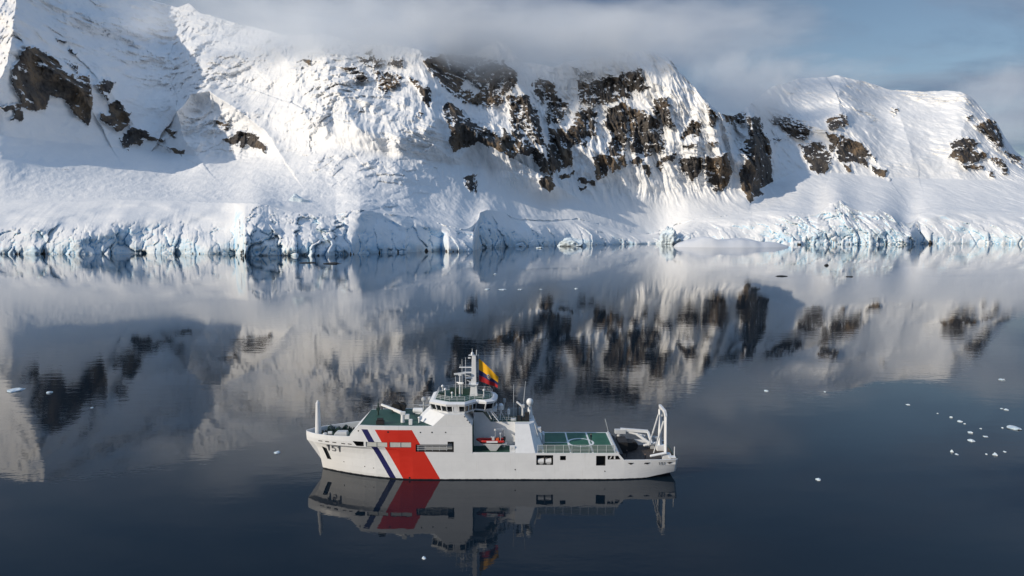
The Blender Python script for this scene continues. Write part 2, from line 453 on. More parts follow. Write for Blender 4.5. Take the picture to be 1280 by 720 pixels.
rel2 += np.clip(serac, 0, 1) * (sstep(-0.45, 0.35, fbm(X / 170, Z / 130, D / 300, 3, seed=58)) * 44 * ridged(X / 100, D / 220, Z / 62, 5, gain=0.56, seed=59) + 40 * perlin(X / 160, D / 300, Z / 90, 60))
blk = cells((X + 0.4 * Z) / 58 + 0.7 * fbm(X / 60, Z / 60, D / 90, 3, seed=131), (Z - 0.25 * X) / 40 + 0.7 * fbm(X / 60, Z / 60, D / 90, 3, seed=133), 135)
rel2 += np.clip(serac, 0, 1) * (1 - rk) * sstep(-0.3, 0.35, fbm(X / 190 + 9, Z / 120, D / 300, 3, seed=137)) * (34 * (blk[2] - 0.5) - 12 * np.exp(-(blk[1] - blk[0]) * 9))
rel2 += rk * mw * (22 * ridged(X / 70, D / 160, Z / 150, 5, gain=0.55, seed=61) + 9 * (cells(X / 34 + 0.5 * sp, Z / 70, 63)[2] - 0.5))
D = D - rel2
# broken ice front
q = X + 0.35 * D
c1_, c2_, cv = cells(q / 40.0 + 0.6 * fbm(X / 40, D / 40, Z / 60, 3, seed=71), Z / 95.0 + 0.4 * fbm(X / 40, Z / 40, D / 40, 2, seed=73), 67)
c3_, c4_, cw = cells(q / 14.0 + 0.5 * fbm(X / 16, Z / 16, D / 16, 3, seed=74), Z / 24.0, 69)
rug = curve(U1, [(-420, .6), (0, .7), (230, .8), (290, .5), (306, 1.1), (430, 1.0), (445, .4), (560, .5), (600, .7), (740, .4), (815, .4), (826, 1.2), (850, .9), (870, .45), (940, .4), (1010, 1.0), (1130, 1.1), (1160, .45), (1280, .5), (1700, .6)])
smoothtop = curve(U1, [(-420, .62), (0, .58), (290, .60), (310, .97), (430, .97), (445, .9), (590, .95), (620, .9), (740, .8), (815, .9), (860, .8), (940, .85), (1010, 1.0), (1130, 1.0), (1160, .75), (1700, .75)])
tt = np.broadcast_to(t1[:, None], (N1, U1.size))
lowr = 1 - sstep(smoothtop[None] - 0.22, smoothtop[None] + 0.08, tt + 0.10 * fbm(U1 / 14.0, 0 * U1, 0 * U1 + 4, 3, seed=83)[None])
lowr = np.concatenate([lowr, np.zeros((N2 - 1, U1.size))], 0)
flute = fbm(q / 16.0, Z / 160.0, 0 * q, 3, seed=85)
big = fbm(X / 150, D / 150, Z / 220, 3, seed=81)
D -= ice * (44 * big + 2.0 * flute * (1 + 2 * perlin(X / 120, Z / 60, 0 * X, 99)))
D -= lowr * rug[None] ** 1.5 * (30 * (cv - 0.5) + 7 * (cw - 0.5) + 20 * fbm(X / 70, D / 90, Z / 60, 5, gain=0.5, seed=84) - 12 * np.exp(-(c2_ - c1_) * 12) - 3 * np.exp(-(c4_ - c3_) * 12))
X, Z = at_depth(Ug, V, D)
apr = np.concatenate([np.zeros((N1, U1.size)), sstep(0.0, 0.08, a) * (1 - 0.8 * sstep(0.7, 1.0, a)) * (1 - sstep(0.0, 0.2, b))], 0)
Z = Z + apr * (5 * fbm(X / 110, D / 150, 0 * X, 3, seed=121) + 1.3 * ridged((X + 0.3 * D) / 34, (D - 0.3 * X) / 90, 0 * X, 4, gain=0.55, seed=123))
Y = D
# bottom row goes under water, back rows fall away behind the ridge
top = np.stack([X, Y, Z], -1)
lo = top[0].copy(); lo[:, 2] = -40.0; lo[:, 1] -= 12
top[0, :, 2] = np.minimum(top[0, :, 2], 0.5)
back = []
for k, (dd, dz) in enumerate(((60, 8), (260, -60), (900, -420), (2200, -1100))):
    bk = top[-1].copy()
    bk[:, 0] *= (bk[:, 1] + dd) / bk[:, 1]
    bk[:, 1] += dd
    bk[:, 2] = np.maximum(bk[:, 2] + dz * (0.8 + 0.4 * fbm(U1 / 60, 0 * U1, 0 * U1 + k, 2, seed=91)), -30)
    back.append(bk)
P = np.concatenate([lo[None], top, np.stack(back)], 0)
RK = np.concatenate([rock[:1], rock, np.full((4, U1.size), -1.5)], 0)
icy = np.concatenate([ice[:1], ice, np.zeros((4, U1.size))], 0)


def grid_mesh(name, P, attrs, mat):
    nr, nc = P.shape[:2]
    me = bpy.data.meshes.new(name)
    me.vertices.add(nr * nc)
    me.vertices.foreach_set('co', P.reshape(-1).astype(np.float32))
    i = np.arange(nr * nc).reshape(nr, nc)
    f = np.stack([i[:-1, :-1], i[:-1, 1:], i[1:, 1:], i[1:, :-1]], -1).reshape(-1, 4)
    me.loops.add(f.size)
    me.loops.foreach_set('vertex_index', f.reshape(-1).astype(np.int32))
    me.polygons.add(len(f))
    me.polygons.foreach_set('loop_start', np.arange(0, f.size, 4, dtype=np.int32))
    me.polygons.foreach_set('use_smooth', np.ones(len(f), bool))
    for k, v in attrs.items():
        at = me.attributes.new(k, 'FLOAT', 'POINT')
        at.data.foreach_set('value', v.reshape(-1).astype(np.float32))
    me.update()
    me.validate()
    me.materials.append(mat)
    o = bpy.data.objects.new(name, me)
    COL.objects.link(o)
    return o


def new_mat(name):
    m = bpy.data.materials.new(name)
    m.use_nodes = True
    return m, NT(m.node_tree)


def finish(n, **kw):
    b = n.add('ShaderNodeBsdfPrincipled')
    for k, v in kw.items():
        n.put(b.inputs[k.replace('_', ' ')], v + (1.0,) if isinstance(v, tuple) and len(v) == 3 and 'Color' in k else v)
    n.add('ShaderNodeOutputMaterial', ins={'Surface': b.outputs[0]})
    return b


def terrain_mat():
    m, n = new_mat("snow_and_rock")
    tco = n.add('ShaderNodeTexCoord').outputs['Object']
    ra = n.add('ShaderNodeAttribute', attribute_name='rock').outputs['Fac']
    ic = n.add('ShaderNodeAttribute', attribute_name='ice').outputs['Fac']
    geo = n.add('ShaderNodeNewGeometry')
    nz = n.add('ShaderNodeSeparateXYZ', ins={0: geo.outputs['Normal']}).outputs[2]
    fine = n.noise(tco, 0.11, 5.0, 0.7)
    fr = n.math('ADD', ra, n.math('MULTIPLY', n.math('SUBTRACT', fine, 0.5), 1.3))
    ledge = n.noise(n.mapping(tco, (0.9, 0.6, 1.9), rot=(0.0, 0.45, 0.3)), 0.028, 5.0, 0.6)
    fr = n.math('SUBTRACT', fr, n.ramp(ledge, 0.52, 0.68, 0.0, 1.2))
    fr = n.math('SUBTRACT', fr, n.ramp(nz, 0.45, 0.85, 0.0, 0.7))
    rockm = n.ramp(fr, -0.05, 0.12)
    # snow and ice
    sn = n.noise(tco, 0.012, 6.0, 0.6)
    snow = n.mix(sn, (0.80, 0.815, 0.835), (0.88, 0.885, 0.89))
    icen = n.noise(n.mapping(tco, (1, 1, 0.6)), 0.03, 5.0, 0.65)
    conc = n.ramp(geo.outputs['Pointiness'], 0.505, 0.46)
    blue = n.math('MAXIMUM', n.math('MULTIPLY', n.ramp(icen, 0.60, 0.36), 0.55), conc)
    icec = n.mix(blue, (0.84, 0.89, 0.92), (0.30, 0.59, 0.84))
    snow = n.mix(n.math('MULTIPLY', ic, n.ramp(nz, 0.75, 0.3)), snow, icec)
    rn = n.noise(tco, 0.02, 7.0, 0.65)
    rc = n.mix(n.ramp(rn, 0.35, 0.68), (0.036, 0.036, 0.040), (0.090, 0.080, 0.070))
    warm = n.ramp(n.noise(tco, 0.0065, 4.0, 0.55), 0.46, 0.60)
    rc = n.mix(n.math('MULTIPLY', warm, n.ramp(rn, 0.3, 0.6)), rc, (0.21, 0.15, 0.095))
    rs = n.noise(n.mapping(tco, (1, 1, 0.35)), 0.16, 5.0, 0.7)
    rc = n.mix(n.ramp(rs, 0.4, 0.75), rc, (0.11, 0.098, 0.088))
    col = n.mix(rockm, snow, rc)
    bh = n.math('ADD', n.math('MULTIPLY', n.noise(tco, 0.05, 6.0, 0.6), 3.5), n.math('MULTIPLY', n.math('MULTIPLY', rs, rockm), 5.0))
    bump = n.add('ShaderNodeBump', ins={'Strength': 0.5, 'Distance': 1.0, 'Height': bh})
    finish(n, Base_Color=col, Roughness=n.mix(rockm, (0.6, 0.6, 0.6), (0.85, 0.85, 0.85)), Normal=bump.outputs[0], Specular_IOR_Level=0.25)
    return m


M_TER = terrain_mat()
s = 1 + N1
glacier = grid_mesh("glacier_front", P[:s + 0], {'rock': RK[:s], 'ice': icy[:s]}, M_TER)
mountain = grid_mesh("snowy_mountain", P[s - 1:], {'rock': RK[s - 1:], 'ice': icy[s - 1:]}, M_TER)
for o in (glacier, mountain):
    o['kind'] = 'structure'
glacier['label'] = "broken white and blue ice front along the far shore"
mountain['label'] = "snow covered mountain with bare dark rock faces"

# ------------------------------------------------------------------ water
def water_mat():
    m, n = new_mat("calm_sea_water")
    tco = n.add('ShaderNodeTexCoord').outputs['Object']
    a_ = n.noise(n.mapping(tco, (0.10, 0.22, 1.0)), 1.0, 4.0, 0.55)
    b_ = n.noise(n.mapping(tco, (0.6, 1.2, 1.0)), 1.0, 3.0, 0.5)
    patch = n.ramp(n.noise(n.mapping(tco, (0.006, 0.012, 1.0)), 1.0, 3.0, 0.5), 0.35, 0.7, 0.15, 1.0)
    h = n.math('ADD', n.math('MULTIPLY', a_, 0.05), n.math('MULTIPLY', b_, 0.006))
    bump = n.add('ShaderNodeBump', ins={'Strength': n.math('MULTIPLY', patch, 1.0), 'Distance': 1.0, 'Height': h})
    finish(n, Base_Color=(0.006, 0.014, 0.024), Roughness=0.02, IOR=1.333, Normal=bump.outputs[0])
    return m


bm = bmesh.new()
vv = [bm.verts.new(c) for c in ((-22000, -9000, 0), (22000, -9000, 0), (22000, 14000, 0), (-22000, 14000, 0))]
bm.faces.new(vv)
me = bpy.data.meshes.new("sea_water")
bm.to_mesh(me)
bm.free()
me.materials.append(water_mat())
sea = bpy.data.objects.new("sea_water", me)
COL.objects.link(sea)
sea['kind'] = 'structure'

# ------------------------------------------------------------------ clouds that lie on the ridge
def cloud_mat(name, dens, seed, tilt):
    m, n = new_mat(name)
    tco = n.add('ShaderNodeTexCoord').outputs['Object']
    ln = n.add('ShaderNodeVectorMath', operation='LENGTH', ins={0: tco}).outputs['Value']
    nv = n.noise(n.mapping(tco, (2.6, 1.6, 1.5), (seed * 3.7, seed * 1.3, 0)), 1.0, 5.0, 0.58, 0.3)
    z = n.add('ShaderNodeSeparateXYZ', ins={0: tco}).outputs[2]
    f = n.math('ADD', n.math('MULTIPLY', n.math('SUBTRACT', 0.86, ln), 1.0), n.math('MULTIPLY', n.math('SUBTRACT', nv, 0.5), 2.0))
    f = n.math('MULTIPLY', n.ramp(f, 0.0, 0.75), n.ramp(ln, 0.98, 0.6))
    vol = n.add('ShaderNodeVolumePrincipled', ins={'Color': (0.955, 0.978, 1.0, 1), 'Density': n.math('MULTIPLY', f, dens * 0.65), 'Anisotropy': 0.0})  # white vapour tinted slightly blue to put bluish shade into its colour
    n.add('ShaderNodeOutputMaterial', ins={'Volume': vol.outputs[0]})
    return m


def ball(name, seg=28, ring=18):
    bm = bmesh.new()
    bmesh.ops.create_uvsphere(bm, u_segments=seg, v_segments=ring, radius=1.0)
    me = bpy.data.meshes.new(name)
    bm.to_mesh(me)
    bm.free()
    return me


# bearing, height in the photograph, half width, half height, distance, depth (m), density per metre
CLOUDS = [
    (315, 20, 200, 44, 3000, 380, .0050, "thin grey cloud lying over the left snow ridge"),
    (480, 48, 190, 56, 2850, 400, .0085, "low pale cloud bank hiding the ridge left of the dark summit cliff"),
    (655, 56, 220, 62, 3050, 420, .0072, "broad cloud bank hiding the summit ridge above the ship"),
    (785, 62, 120, 46, 3100, 340, .0065, "thin cloud trailing over the fluted snow face and its pointed summit"),
    (850, 40, 190, 40, 3600, 420, .0040, "grey cloud drifting off the right end of the summit ridge"),
    (930, 112, 80, 48, 3420, 260, .0100, "small white puff of cloud in the gap between the two mountains"),
    (1010, 92, 110, 20, 3900, 300, .0035, "thin veil of cloud over the rounded snow dome"),
    (1255, 130, 80, 56, 4350, 300, .0050, "grey cloud behind the far right shoulder of the snow dome"),
]
for k, (u_, v_, hw, hh, Yd, dp, de, lab) in enumerate(CLOUDS):
    me = ball("cloud")
    cx, cz = at_depth(u_, v_, Yd)
    o = bpy.data.objects.new("cloud", me)
    COL.objects.link(o)
    sc = Yd / FPX * 1.04
    o.location = (float(cx), Yd, float(cz))
    o.scale = (hw * sc * 1.25, dp * 1.2, hh * sc * 1.25)
    me.materials.append(cloud_mat("cloud_vapour", de, k + 1, 0))
    o['kind'] = 'stuff'
    o['label'] = lab
    o['category'] = 'cloud'

# ------------------------------------------------------------------ the ship
SX, SY = -4.5, 157.05          # centre of the ship on the water; bow to -x, port side towards the camera (-y)


class MB:
    """collects shapes and links them as one mesh object"""
    def __init__(self):
        self.bm = bmesh.new()
        self.mi = 0

    def face(self, pts):
        f = self.bm.faces.new([self.bm.verts.new(p) for p in pts])
        f.material_index = self.mi
        return f

    def hexa(self, b, t):
        """solid between a bottom ring and a top ring of points"""
        B = [self.bm.verts.new(p) for p in b]
        T = [self.bm.verts.new(p) for p in t]
        n = len(B)
        fs = [self.bm.faces.new(B[::-1]), self.bm.faces.new(T)]
        fs += [self.bm.faces.new((B[i], B[(i + 1) % n], T[(i + 1) % n], T[i])) for i in range(n)]
        for f in fs:
            f.material_index = self.mi
        return self

    def box(self, x0, x1, y0, y1, z0, z1):
        return self.hexa([(x0, y0, z0), (x1, y0, z0), (x1, y1, z0), (x0, y1, z0)], [(x0, y0, z1), (x1, y0, z1), (x1, y1, z1), (x0, y1, z1)])

    def prism(self, poly, z0, z1):
        return self.hexa([(x, y, z0) for x, y in poly], [(x, y, z1) for x, y in poly])

    def side(self, poly, y0, y1):
        """extrude an x-z outline across the ship"""
        return self.hexa([(x, y1, z) for x, z in poly], [(x, y0, z) for x, z in poly])

    def tube(self, p, q, r0, r1=None, seg=10):
        r1 = r0 if r1 is None else r1
        p, q = Vector(p), Vector(q)
        m = (q - p).to_track_quat('Z', 'Y').to_matrix()
        ring = [m @ Vector((math.cos(2 * math.pi * k / seg), math.sin(2 * math.pi * k / seg), 0)) for k in range(seg)]
        return self.hexa([p + v * r0 for v in ring], [q + v * r1 for v in ring])

    def path(self, pts, r, seg=8):
        for a_, b_ in zip(pts[:-1], pts[1:]):
            self.tube(a_, b_, r, r, seg)
        return self

    def bar(self, p, q, w_, h):
        p, q = Vector(p), Vector(q)
        m = (q - p).to_track_quat('Z', 'Y').to_matrix()
        ring = [m @ Vector(c) for c in ((-w_, -h, 0), (w_, -h, 0), (w_, h, 0), (-w_, h, 0))]
        return self.hexa([p + v for v in ring], [q + v for v in ring])

    def ball(self, c, r, sc=(1, 1, 1), seg=16, ring=10, zmin=-2):
        before = set(self.bm.verts)
        ret = bmesh.ops.create_uvsphere(self.bm, u_segments=seg, v_segments=ring, radius=r)
        for v in ret['verts']:
            v.co = Vector((v.co.x * sc[0] + c[0], v.co.y * sc[1] + c[1], max(v.co.z, zmin * r) * sc[2] + c[2]))
        for f in {f for v in ret['verts'] for f in v.link_faces}:
            f.material_index = self.mi
            f.smooth = True
        return self

    def build(self, name, mats, parent=None, smooth=False, bevel=0.0):
        bm = self.bm
        bmesh.ops.recalc_face_normals(bm, faces=bm.faces)
        if bevel:
            bmesh.ops.bevel(bm, geom=[e for e in bm.edges if len(e.link_faces) == 2 and e.calc_face_angle(0) > 0.5], offset=bevel, segments=2, affect='EDGES', clamp_overlap=True)
        me = bpy.data.meshes.new(name)
        bm.to_mesh(me)
        bm.free()
        for m in (mats if isinstance(mats, (list, tuple)) else [mats]):
            me.materials.append(m)
        if smooth:
            me.polygons.foreach_set('use_smooth', np.ones(len(me.polygons), bool))
        o = bpy.data.objects.new(name, me)
        COL.objects.link(o)
        if parent is not None:
            o.parent = parent
        return o


def empty(name, loc, rz=0.0):
    o = bpy.data.objects.new(name, None)
    o.empty_display_size = 0.5
    COL.objects.link(o)
    o.location = loc
    o.rotation_euler = (0, 0, rz)
    return o


def tag(o, label, cat, group=None, kind=None):
    o['label'] = label
    o['category'] = cat
    if group:
        o['group'] = group
    if kind:
        o['kind'] = kind
    return o


def paint(name, col, rough=0.45, vary=0.10, metal=0.0, streak=0.0):
    """weathered paint: slight mottling and vertical run-off stains"""
    m, n = new_mat(name)
    tco = n.add('ShaderNodeTexCoord').outputs['Object']
    a_ = n.noise(tco, 0.9, 5.0, 0.6)
    c = n.mix(n.ramp(a_, 0.3, 0.75), tuple(v * (1 - vary) for v in col), col)
    if streak:
        s_ = n.noise(n.mapping(tco, (2.2, 2.2, 0.16)), 1.0, 4.0, 0.6)
        c = n.mix(n.math('MULTIPLY', n.ramp(s_, 0.56, 0.74), streak), c, (0.30, 0.22, 0.15))
    finish(n, Base_Color=c, Roughness=rough, Metallic=metal)
    return m


M_WHITE = paint("white_paint", (0.80, 0.82, 0.84), 0.4, 0.06, streak=0.10)
M_GREY = paint("grey_paint", (0.42, 0.44, 0.46), 0.5)
M_PALE = paint("pale_grey_paint", (0.62, 0.64, 0.66), 0.5)
M_DARK = paint("black_rubber", (0.018, 0.018, 0.02), 0.6)
M_HOLE = paint("recess_shade", (0.03, 0.032, 0.036), 0.7)  # near-black stands in for the shade in slots, openings and below the helideck
M_GREEN = paint("green_deck_paint", (0.026, 0.095, 0.070), 0.6, 0.25)
M_BROWN = paint("brown_deck_wood", (0.070, 0.058, 0.054), 0.75, 0.3)
M_RED = paint("red_boat_fabric", (0.55, 0.03, 0.025), 0.5)
M_ORANGE = paint("orange_fabric", (0.75, 0.14, 0.03), 0.6)
M_ALU = paint("aluminium", (0.65, 0.66, 0.68), 0.35, 0.05, 0.6)
M_DKGREEN = paint("dark_green_machinery", (0.02, 0.05, 0.042), 0.5)


def glass_mat():
    m, n = new_mat("dark_window_glass")
    finish(n, Base_Color=(0.012, 0.016, 0.02), Roughness=0.06, IOR=1.5)
    return m


M_GLASS = glass_mat()


def hull_mat():
    m, n = new_mat("hull_paint_with_stripes")
    tco = n.add('ShaderNodeTexCoord').outputs['Object']
    sp_ = n.add('ShaderNodeSeparateXYZ', ins={0: tco})
    x, z = sp_.outputs[0], sp_.outputs[2]
    s_ = n.math('ADD', x, n.math('MULTIPLY', z, 0.552))
    lo = n.math('LESS_THAN', z, 11.5)

    def band(a_, b_):
        return n.math('MULTIPLY', n.math('MULTIPLY', n.math('GREATER_THAN', s_, a_), n.math('LESS_THAN', s_, b_)), lo)
    st = n.noise(n.mapping(tco, (1.6, 1.6, 0.10)), 1.0, 5.0, 0.6)
    mo = n.noise(tco, 0.35, 5.0, 0.6)
    white = n.mix(n.ramp(mo, 0.3, 0.7), (0.79, 0.81, 0.835), (0.84, 0.86, 0.885))
    white = n.mix(n.math('MULTIPLY', n.ramp(st, 0.60, 0.78), 0.16), white, (0.34, 0.26, 0.18))
    white = n.mix(n.math('MULTIPLY', n.math('MULTIPLY', n.ramp(x, -30.0, -38.0), n.ramp(z, 7.0, 1.0)), 0.22), white, (0.62, 0.56, 0.46))
    c = n.mix(band(-19.95, -11.55), white, n.mix(mo, (0.62, 0.030, 0.018), (0.70, 0.040, 0.022)))
    c = n.mix(band(-23.03, -21.6), c, (0.018, 0.020, 0.115))
    edge = n.math('ADD', 0.26, n.math('MULTIPLY', n.math('SUBTRACT', n.noise(tco, 1.2, 3.0, 0.6), 0.5), 0.22))
    c = n.mix(n.math('LESS_THAN', z, edge), c, (0.02, 0.02, 0.022))
    seam = n.add('ShaderNodeTexBrick', ins={'Vector': n.mapping(tco, (1, 1, 1), rot=(R(90), 0, 0)), 'Scale': 1.0, 'Mortar Size': 0.02, 'Mortar Smooth': 0.6, 'Brick Width': 6.0, 'Row Height': 2.1, 'Color1': (1, 1, 1, 1), 'Color2': (.975, .975, .975, 1), 'Mortar': (.86, .86, .86, 1)})
    mulc = n.add('ShaderNodeMix', data_type='RGBA', blend_type='MULTIPLY')
    mulc.inputs[0].default_value = 1.0
    n.put(mulc.inputs[6], c)
    n.put(mulc.inputs[7], seam.outputs[0])
    c = mulc.outputs[2]
    finish(n, Base_Color=c, Roughness=n.math('ADD', 0.3, n.math('MULTIPLY', mo, 0.2)))
    return m


M_HULL = hull_mat()

ship = empty("research_ship", (SX, SY, 0))
tag(ship, "white research ship with red and blue slanted hull stripes on calm water", "ship")

# hull: (x at the deck edge, sheer height, height of an open well's floor or None)
ST = [(-43.9, 9.2, 8.0), (-43.75, 9.2, 8.0), (-43.5, 9.2, 8.0), (-43.0, 9.22, 8.0), (-42.3, 9.24, 8.0), (-41.3, 9.27, 8.0), (-40, 9.3, 8.0), (-38.5, 9.35, 8.0), (-37, 9.4, 8.0), (-35, 9.5, 8.0), (-33.3, 9.6, 8.0),
      (-32.6, 9.62, 8.0), (-32.3, 9.65, None), (-31.2, 10.9, None), (-29.8, 12.4, None), (-27, 12.4, None), (-24, 12.4, None), (-21, 12.4, None), (-18, 12.4, None),
      (-13, 12.4, None), (-8, 12.4, None), (-4.42, 12.4, None), (-4.40, 6.2, None), (2, 6.2, None), (10, 6.2, None), (16, 6.2, None), (22, 6.2, None),
      (25, 6.2, None), (28.4, 6.2, None), (29.7, 4.6, None), (29.72, 4.6, 3.3), (33, 4.6, 3.3), (36, 4.6, 3.3), (38.5, 4.6, 3.3), (40.3, 4.6, 3.3), (41.45, 4.6, 3.3), (41.65, 4.6, None), (41.9, 4.6, None)]
FR = [0.0, 0.125, 0.22, 0.36, 0.50, 0.63, 0.745, 0.80, 0.90, 1.0]
STEM = [-39.7, -40.1, -40.3, -40.55, -40.9, -41.4, -42.3, -43.8, -43.88, -43.9]


def half_breadth(dx, lv):
    f = FR[lv]
    L_, p_ = np.interp(f, [0, 0.2, 0.75, 0.80, 1], [27, 25, 24, 23.5, 24]), np.interp(f, [0, 0.3, 0.75, 0.82, 1], [1.1, 1.0, 0.92, 0.76, 0.74])
    t = min(max(dx / L_, 0), 1)
    return 7.6 * (1 - (1 - t ** p_) ** 2)


hb = MB()
rings = []
for xs_, zt, fl in ST:
    zb = np.interp(xs_, [-44, 20, 30, 41.9], [-1.6, -1.6, -0.5, 1.35])
    k = (xs_ + 43.9) / (41.9 + 43.9)
    near = []
    for lv in range(len(FR)):
        x = xs_ + (STEM[lv] + 43.9) * (1 - k) ** 8
        zref = min(zt, np.interp(xs_, [-44, -32, -22, -13], [9.2, 9.65, 9.65, 6.2]))
        z = zb + (zref - zb) * FR[lv]
        if lv == len(FR) - 1:
            z = zt
        b_ = half_breadth(x - STEM[lv], lv) + 0.04
        if xs_ > 24:
            b_ -= 0.5 * ((xs_ - 24) / 18) ** 2 + (1.0 - FR[lv]) * 1.6 * ((xs_ - 24) / 18) ** 1.5
        if xs_ > 41.5:
            b_ -= 0.35 * (xs_ - 41.5) / 0.4
        near.append((x, -b_, z))
    xt, bt = near[-1][0], -near[-1][1]
    fz = fl if fl is not None else zt
    bi = max(bt - 0.28, 0.01)
    sec = near + [(xt, -bi, zt), (xt, -bi * 0.985, fz)]
    rings.append([Vector(p) for p in sec] + [Vector((x, -y, z)) for x, y, z in reversed(sec)])
VR = [[hb.bm.verts.new(p) for p in r] for r in rings]
nr = len(VR[0])
for i in range(len(VR) - 1):
    for j in range(nr):
        j2 = (j + 1) % nr
        f = hb.bm.faces.new((VR[i][j], VR[i][j2], VR[i + 1][j2], VR[i + 1][j]))
        if j == nr // 2 - 1:
            f.material_index = 1 if ST[i][2] is not None and ST[i + 1][2] is not None and ST[i][0] < 0 else (2 if ST[i + 1][0] > 29.8 and ST[i][2] is not None else 3)
for r in (VR[0][::-1], VR[-1]):
    hb.bm.faces.new(r)
bmesh.ops.remove_doubles(hb.bm, verts=hb.bm.verts, dist=0.002)
bmesh.ops.dissolve_degenerate(hb.bm, edges=hb.bm.edges, dist=0.0005)
hull = hb.build("hull", [M_HULL, M_DKGREEN, M_BROWN, M_GREEN, M_HOLE], ship)

# openings cut into the side
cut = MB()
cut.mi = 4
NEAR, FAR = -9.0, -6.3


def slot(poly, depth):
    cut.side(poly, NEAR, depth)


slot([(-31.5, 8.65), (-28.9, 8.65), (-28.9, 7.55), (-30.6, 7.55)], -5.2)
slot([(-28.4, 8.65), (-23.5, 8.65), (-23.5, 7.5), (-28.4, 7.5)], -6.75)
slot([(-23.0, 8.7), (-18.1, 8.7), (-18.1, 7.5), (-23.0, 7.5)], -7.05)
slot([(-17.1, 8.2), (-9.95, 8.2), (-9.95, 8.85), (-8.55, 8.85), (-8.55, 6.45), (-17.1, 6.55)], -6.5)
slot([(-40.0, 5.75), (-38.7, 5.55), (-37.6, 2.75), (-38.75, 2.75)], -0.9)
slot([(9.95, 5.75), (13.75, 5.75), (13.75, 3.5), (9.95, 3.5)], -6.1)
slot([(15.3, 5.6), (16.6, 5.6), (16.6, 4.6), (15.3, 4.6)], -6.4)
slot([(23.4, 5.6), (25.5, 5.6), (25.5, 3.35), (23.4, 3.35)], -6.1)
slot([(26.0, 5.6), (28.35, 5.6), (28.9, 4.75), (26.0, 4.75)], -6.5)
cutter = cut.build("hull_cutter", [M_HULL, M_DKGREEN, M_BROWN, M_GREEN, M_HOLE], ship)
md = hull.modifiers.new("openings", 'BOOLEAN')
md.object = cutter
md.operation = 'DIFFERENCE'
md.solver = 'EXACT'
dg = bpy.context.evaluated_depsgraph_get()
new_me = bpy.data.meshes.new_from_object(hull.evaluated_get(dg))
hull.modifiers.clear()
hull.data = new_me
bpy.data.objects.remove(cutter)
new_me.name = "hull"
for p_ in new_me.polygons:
    p_.use_smooth = False
print("hull faces", len(new_me.polygons))


def part(mb, name, mats, **kw):
    return mb.build(name, mats, ship, **kw)


# things seen inside the openings
bpy.context.view_layer.update()


def on_hull(x, z):
    hit, co, no, _ = hull.ray_cast(Vector((x, -20, z)), Vector((0, 1, 0)))
    return co if hit else Vector((x, -7.6, z))


def seen(u_, v_):
    """the point of the plating met by a line of sight (ship coordinates)"""
    rx, ry, rz = (float(t) for t in ray(u_, v_))
    hit, co, no, _ = hull.ray_cast(Vector((-SX, -SY, CAM_H)), Vector((rx, ry, rz)).normalized())
    return co if hit else Vector((0, 0, 0))


def screen_panel(x0, x1, z0, z1):
    b = MB()
    q = []
    for x, z in ((x0, z0), (x1, z0), (x1, z1), (x0, z1)):
        yy = 0.5 * (on_hull(x, 7.3).y + on_hull(x, 8.9).y)
        q.append((x, yy + 0.10, z))
    b.hexa(q, [(x, y + .08, z) for x, y, z in q])
    p = part(b, "screen_panel", M_SCREEN)
    mb = MB()
    xm = (x0 + x1) / 2
    ym = (q[0][1] + q[1][1]) / 2
    mb.bar((xm, ym - .05, z0), (xm, ym - .05, z1), .06, .04)
    mb.build("frame", M_GREY, p)


M_SCREEN = paint("pale_screen_paint", (0.58, 0.60, 0.58), 0.5, 0.12)
screen_panel(-28.35, -23.55, 7.55, 8.6)
screen_panel(-22.95, -18.15, 7.55, 8.65)
b = MB()
for z_ in (6.95, 7.4, 7.85):
    b.tube((-16.9, -7.45, z_), (-10.0, -7.45, z_), 0.05)
for x_ in np.linspace(-16.6, -10.2, 5):
    b.tube((x_, -7.45, 6.6), (x_, -7.45, 7.9), 0.04)
part(b, "side_railing", M_PALE)
b = MB()
b.box(-16.9, -9.0, -6.6, -6.52, 6.7, 8.1)
part(b, "walkway_wall", M_GREY)
for x_ in (10.35, 12.05):
    b = MB()
    b.tube((x_, -6.9, 4.2), (x_ + 1.3, -6.9, 4.2), 0.62, seg=14)
    b.box(x_ + 0.2, x_ + 1.1, -7.2, -6.5, 3.52, 3.75)
    r = b.build("life_raft_canister", M_WHITE)
    r.location = (SX, SY, 0)
    tag(r, "white life raft drum in the hull opening, " + ("nearer the boat bay" if x_ < 11 else "nearer the stern"), "life raft", "life rafts in the side opening")
b = MB()
b.tube((11.85, -7.35, 3.5), (11.85, -7.35, 5.7), 0.12)
part(b, "opening_post", M_DARK)
b = MB()
b.bar((26.5, -7.3, 4.8), (27.0, -7.3, 5.55), 0.10, 0.10)
b.box(27.45, 27.75, -7.4, -7.1, 4.77, 5.58)
part(b, "opening_post", M_WHITE)
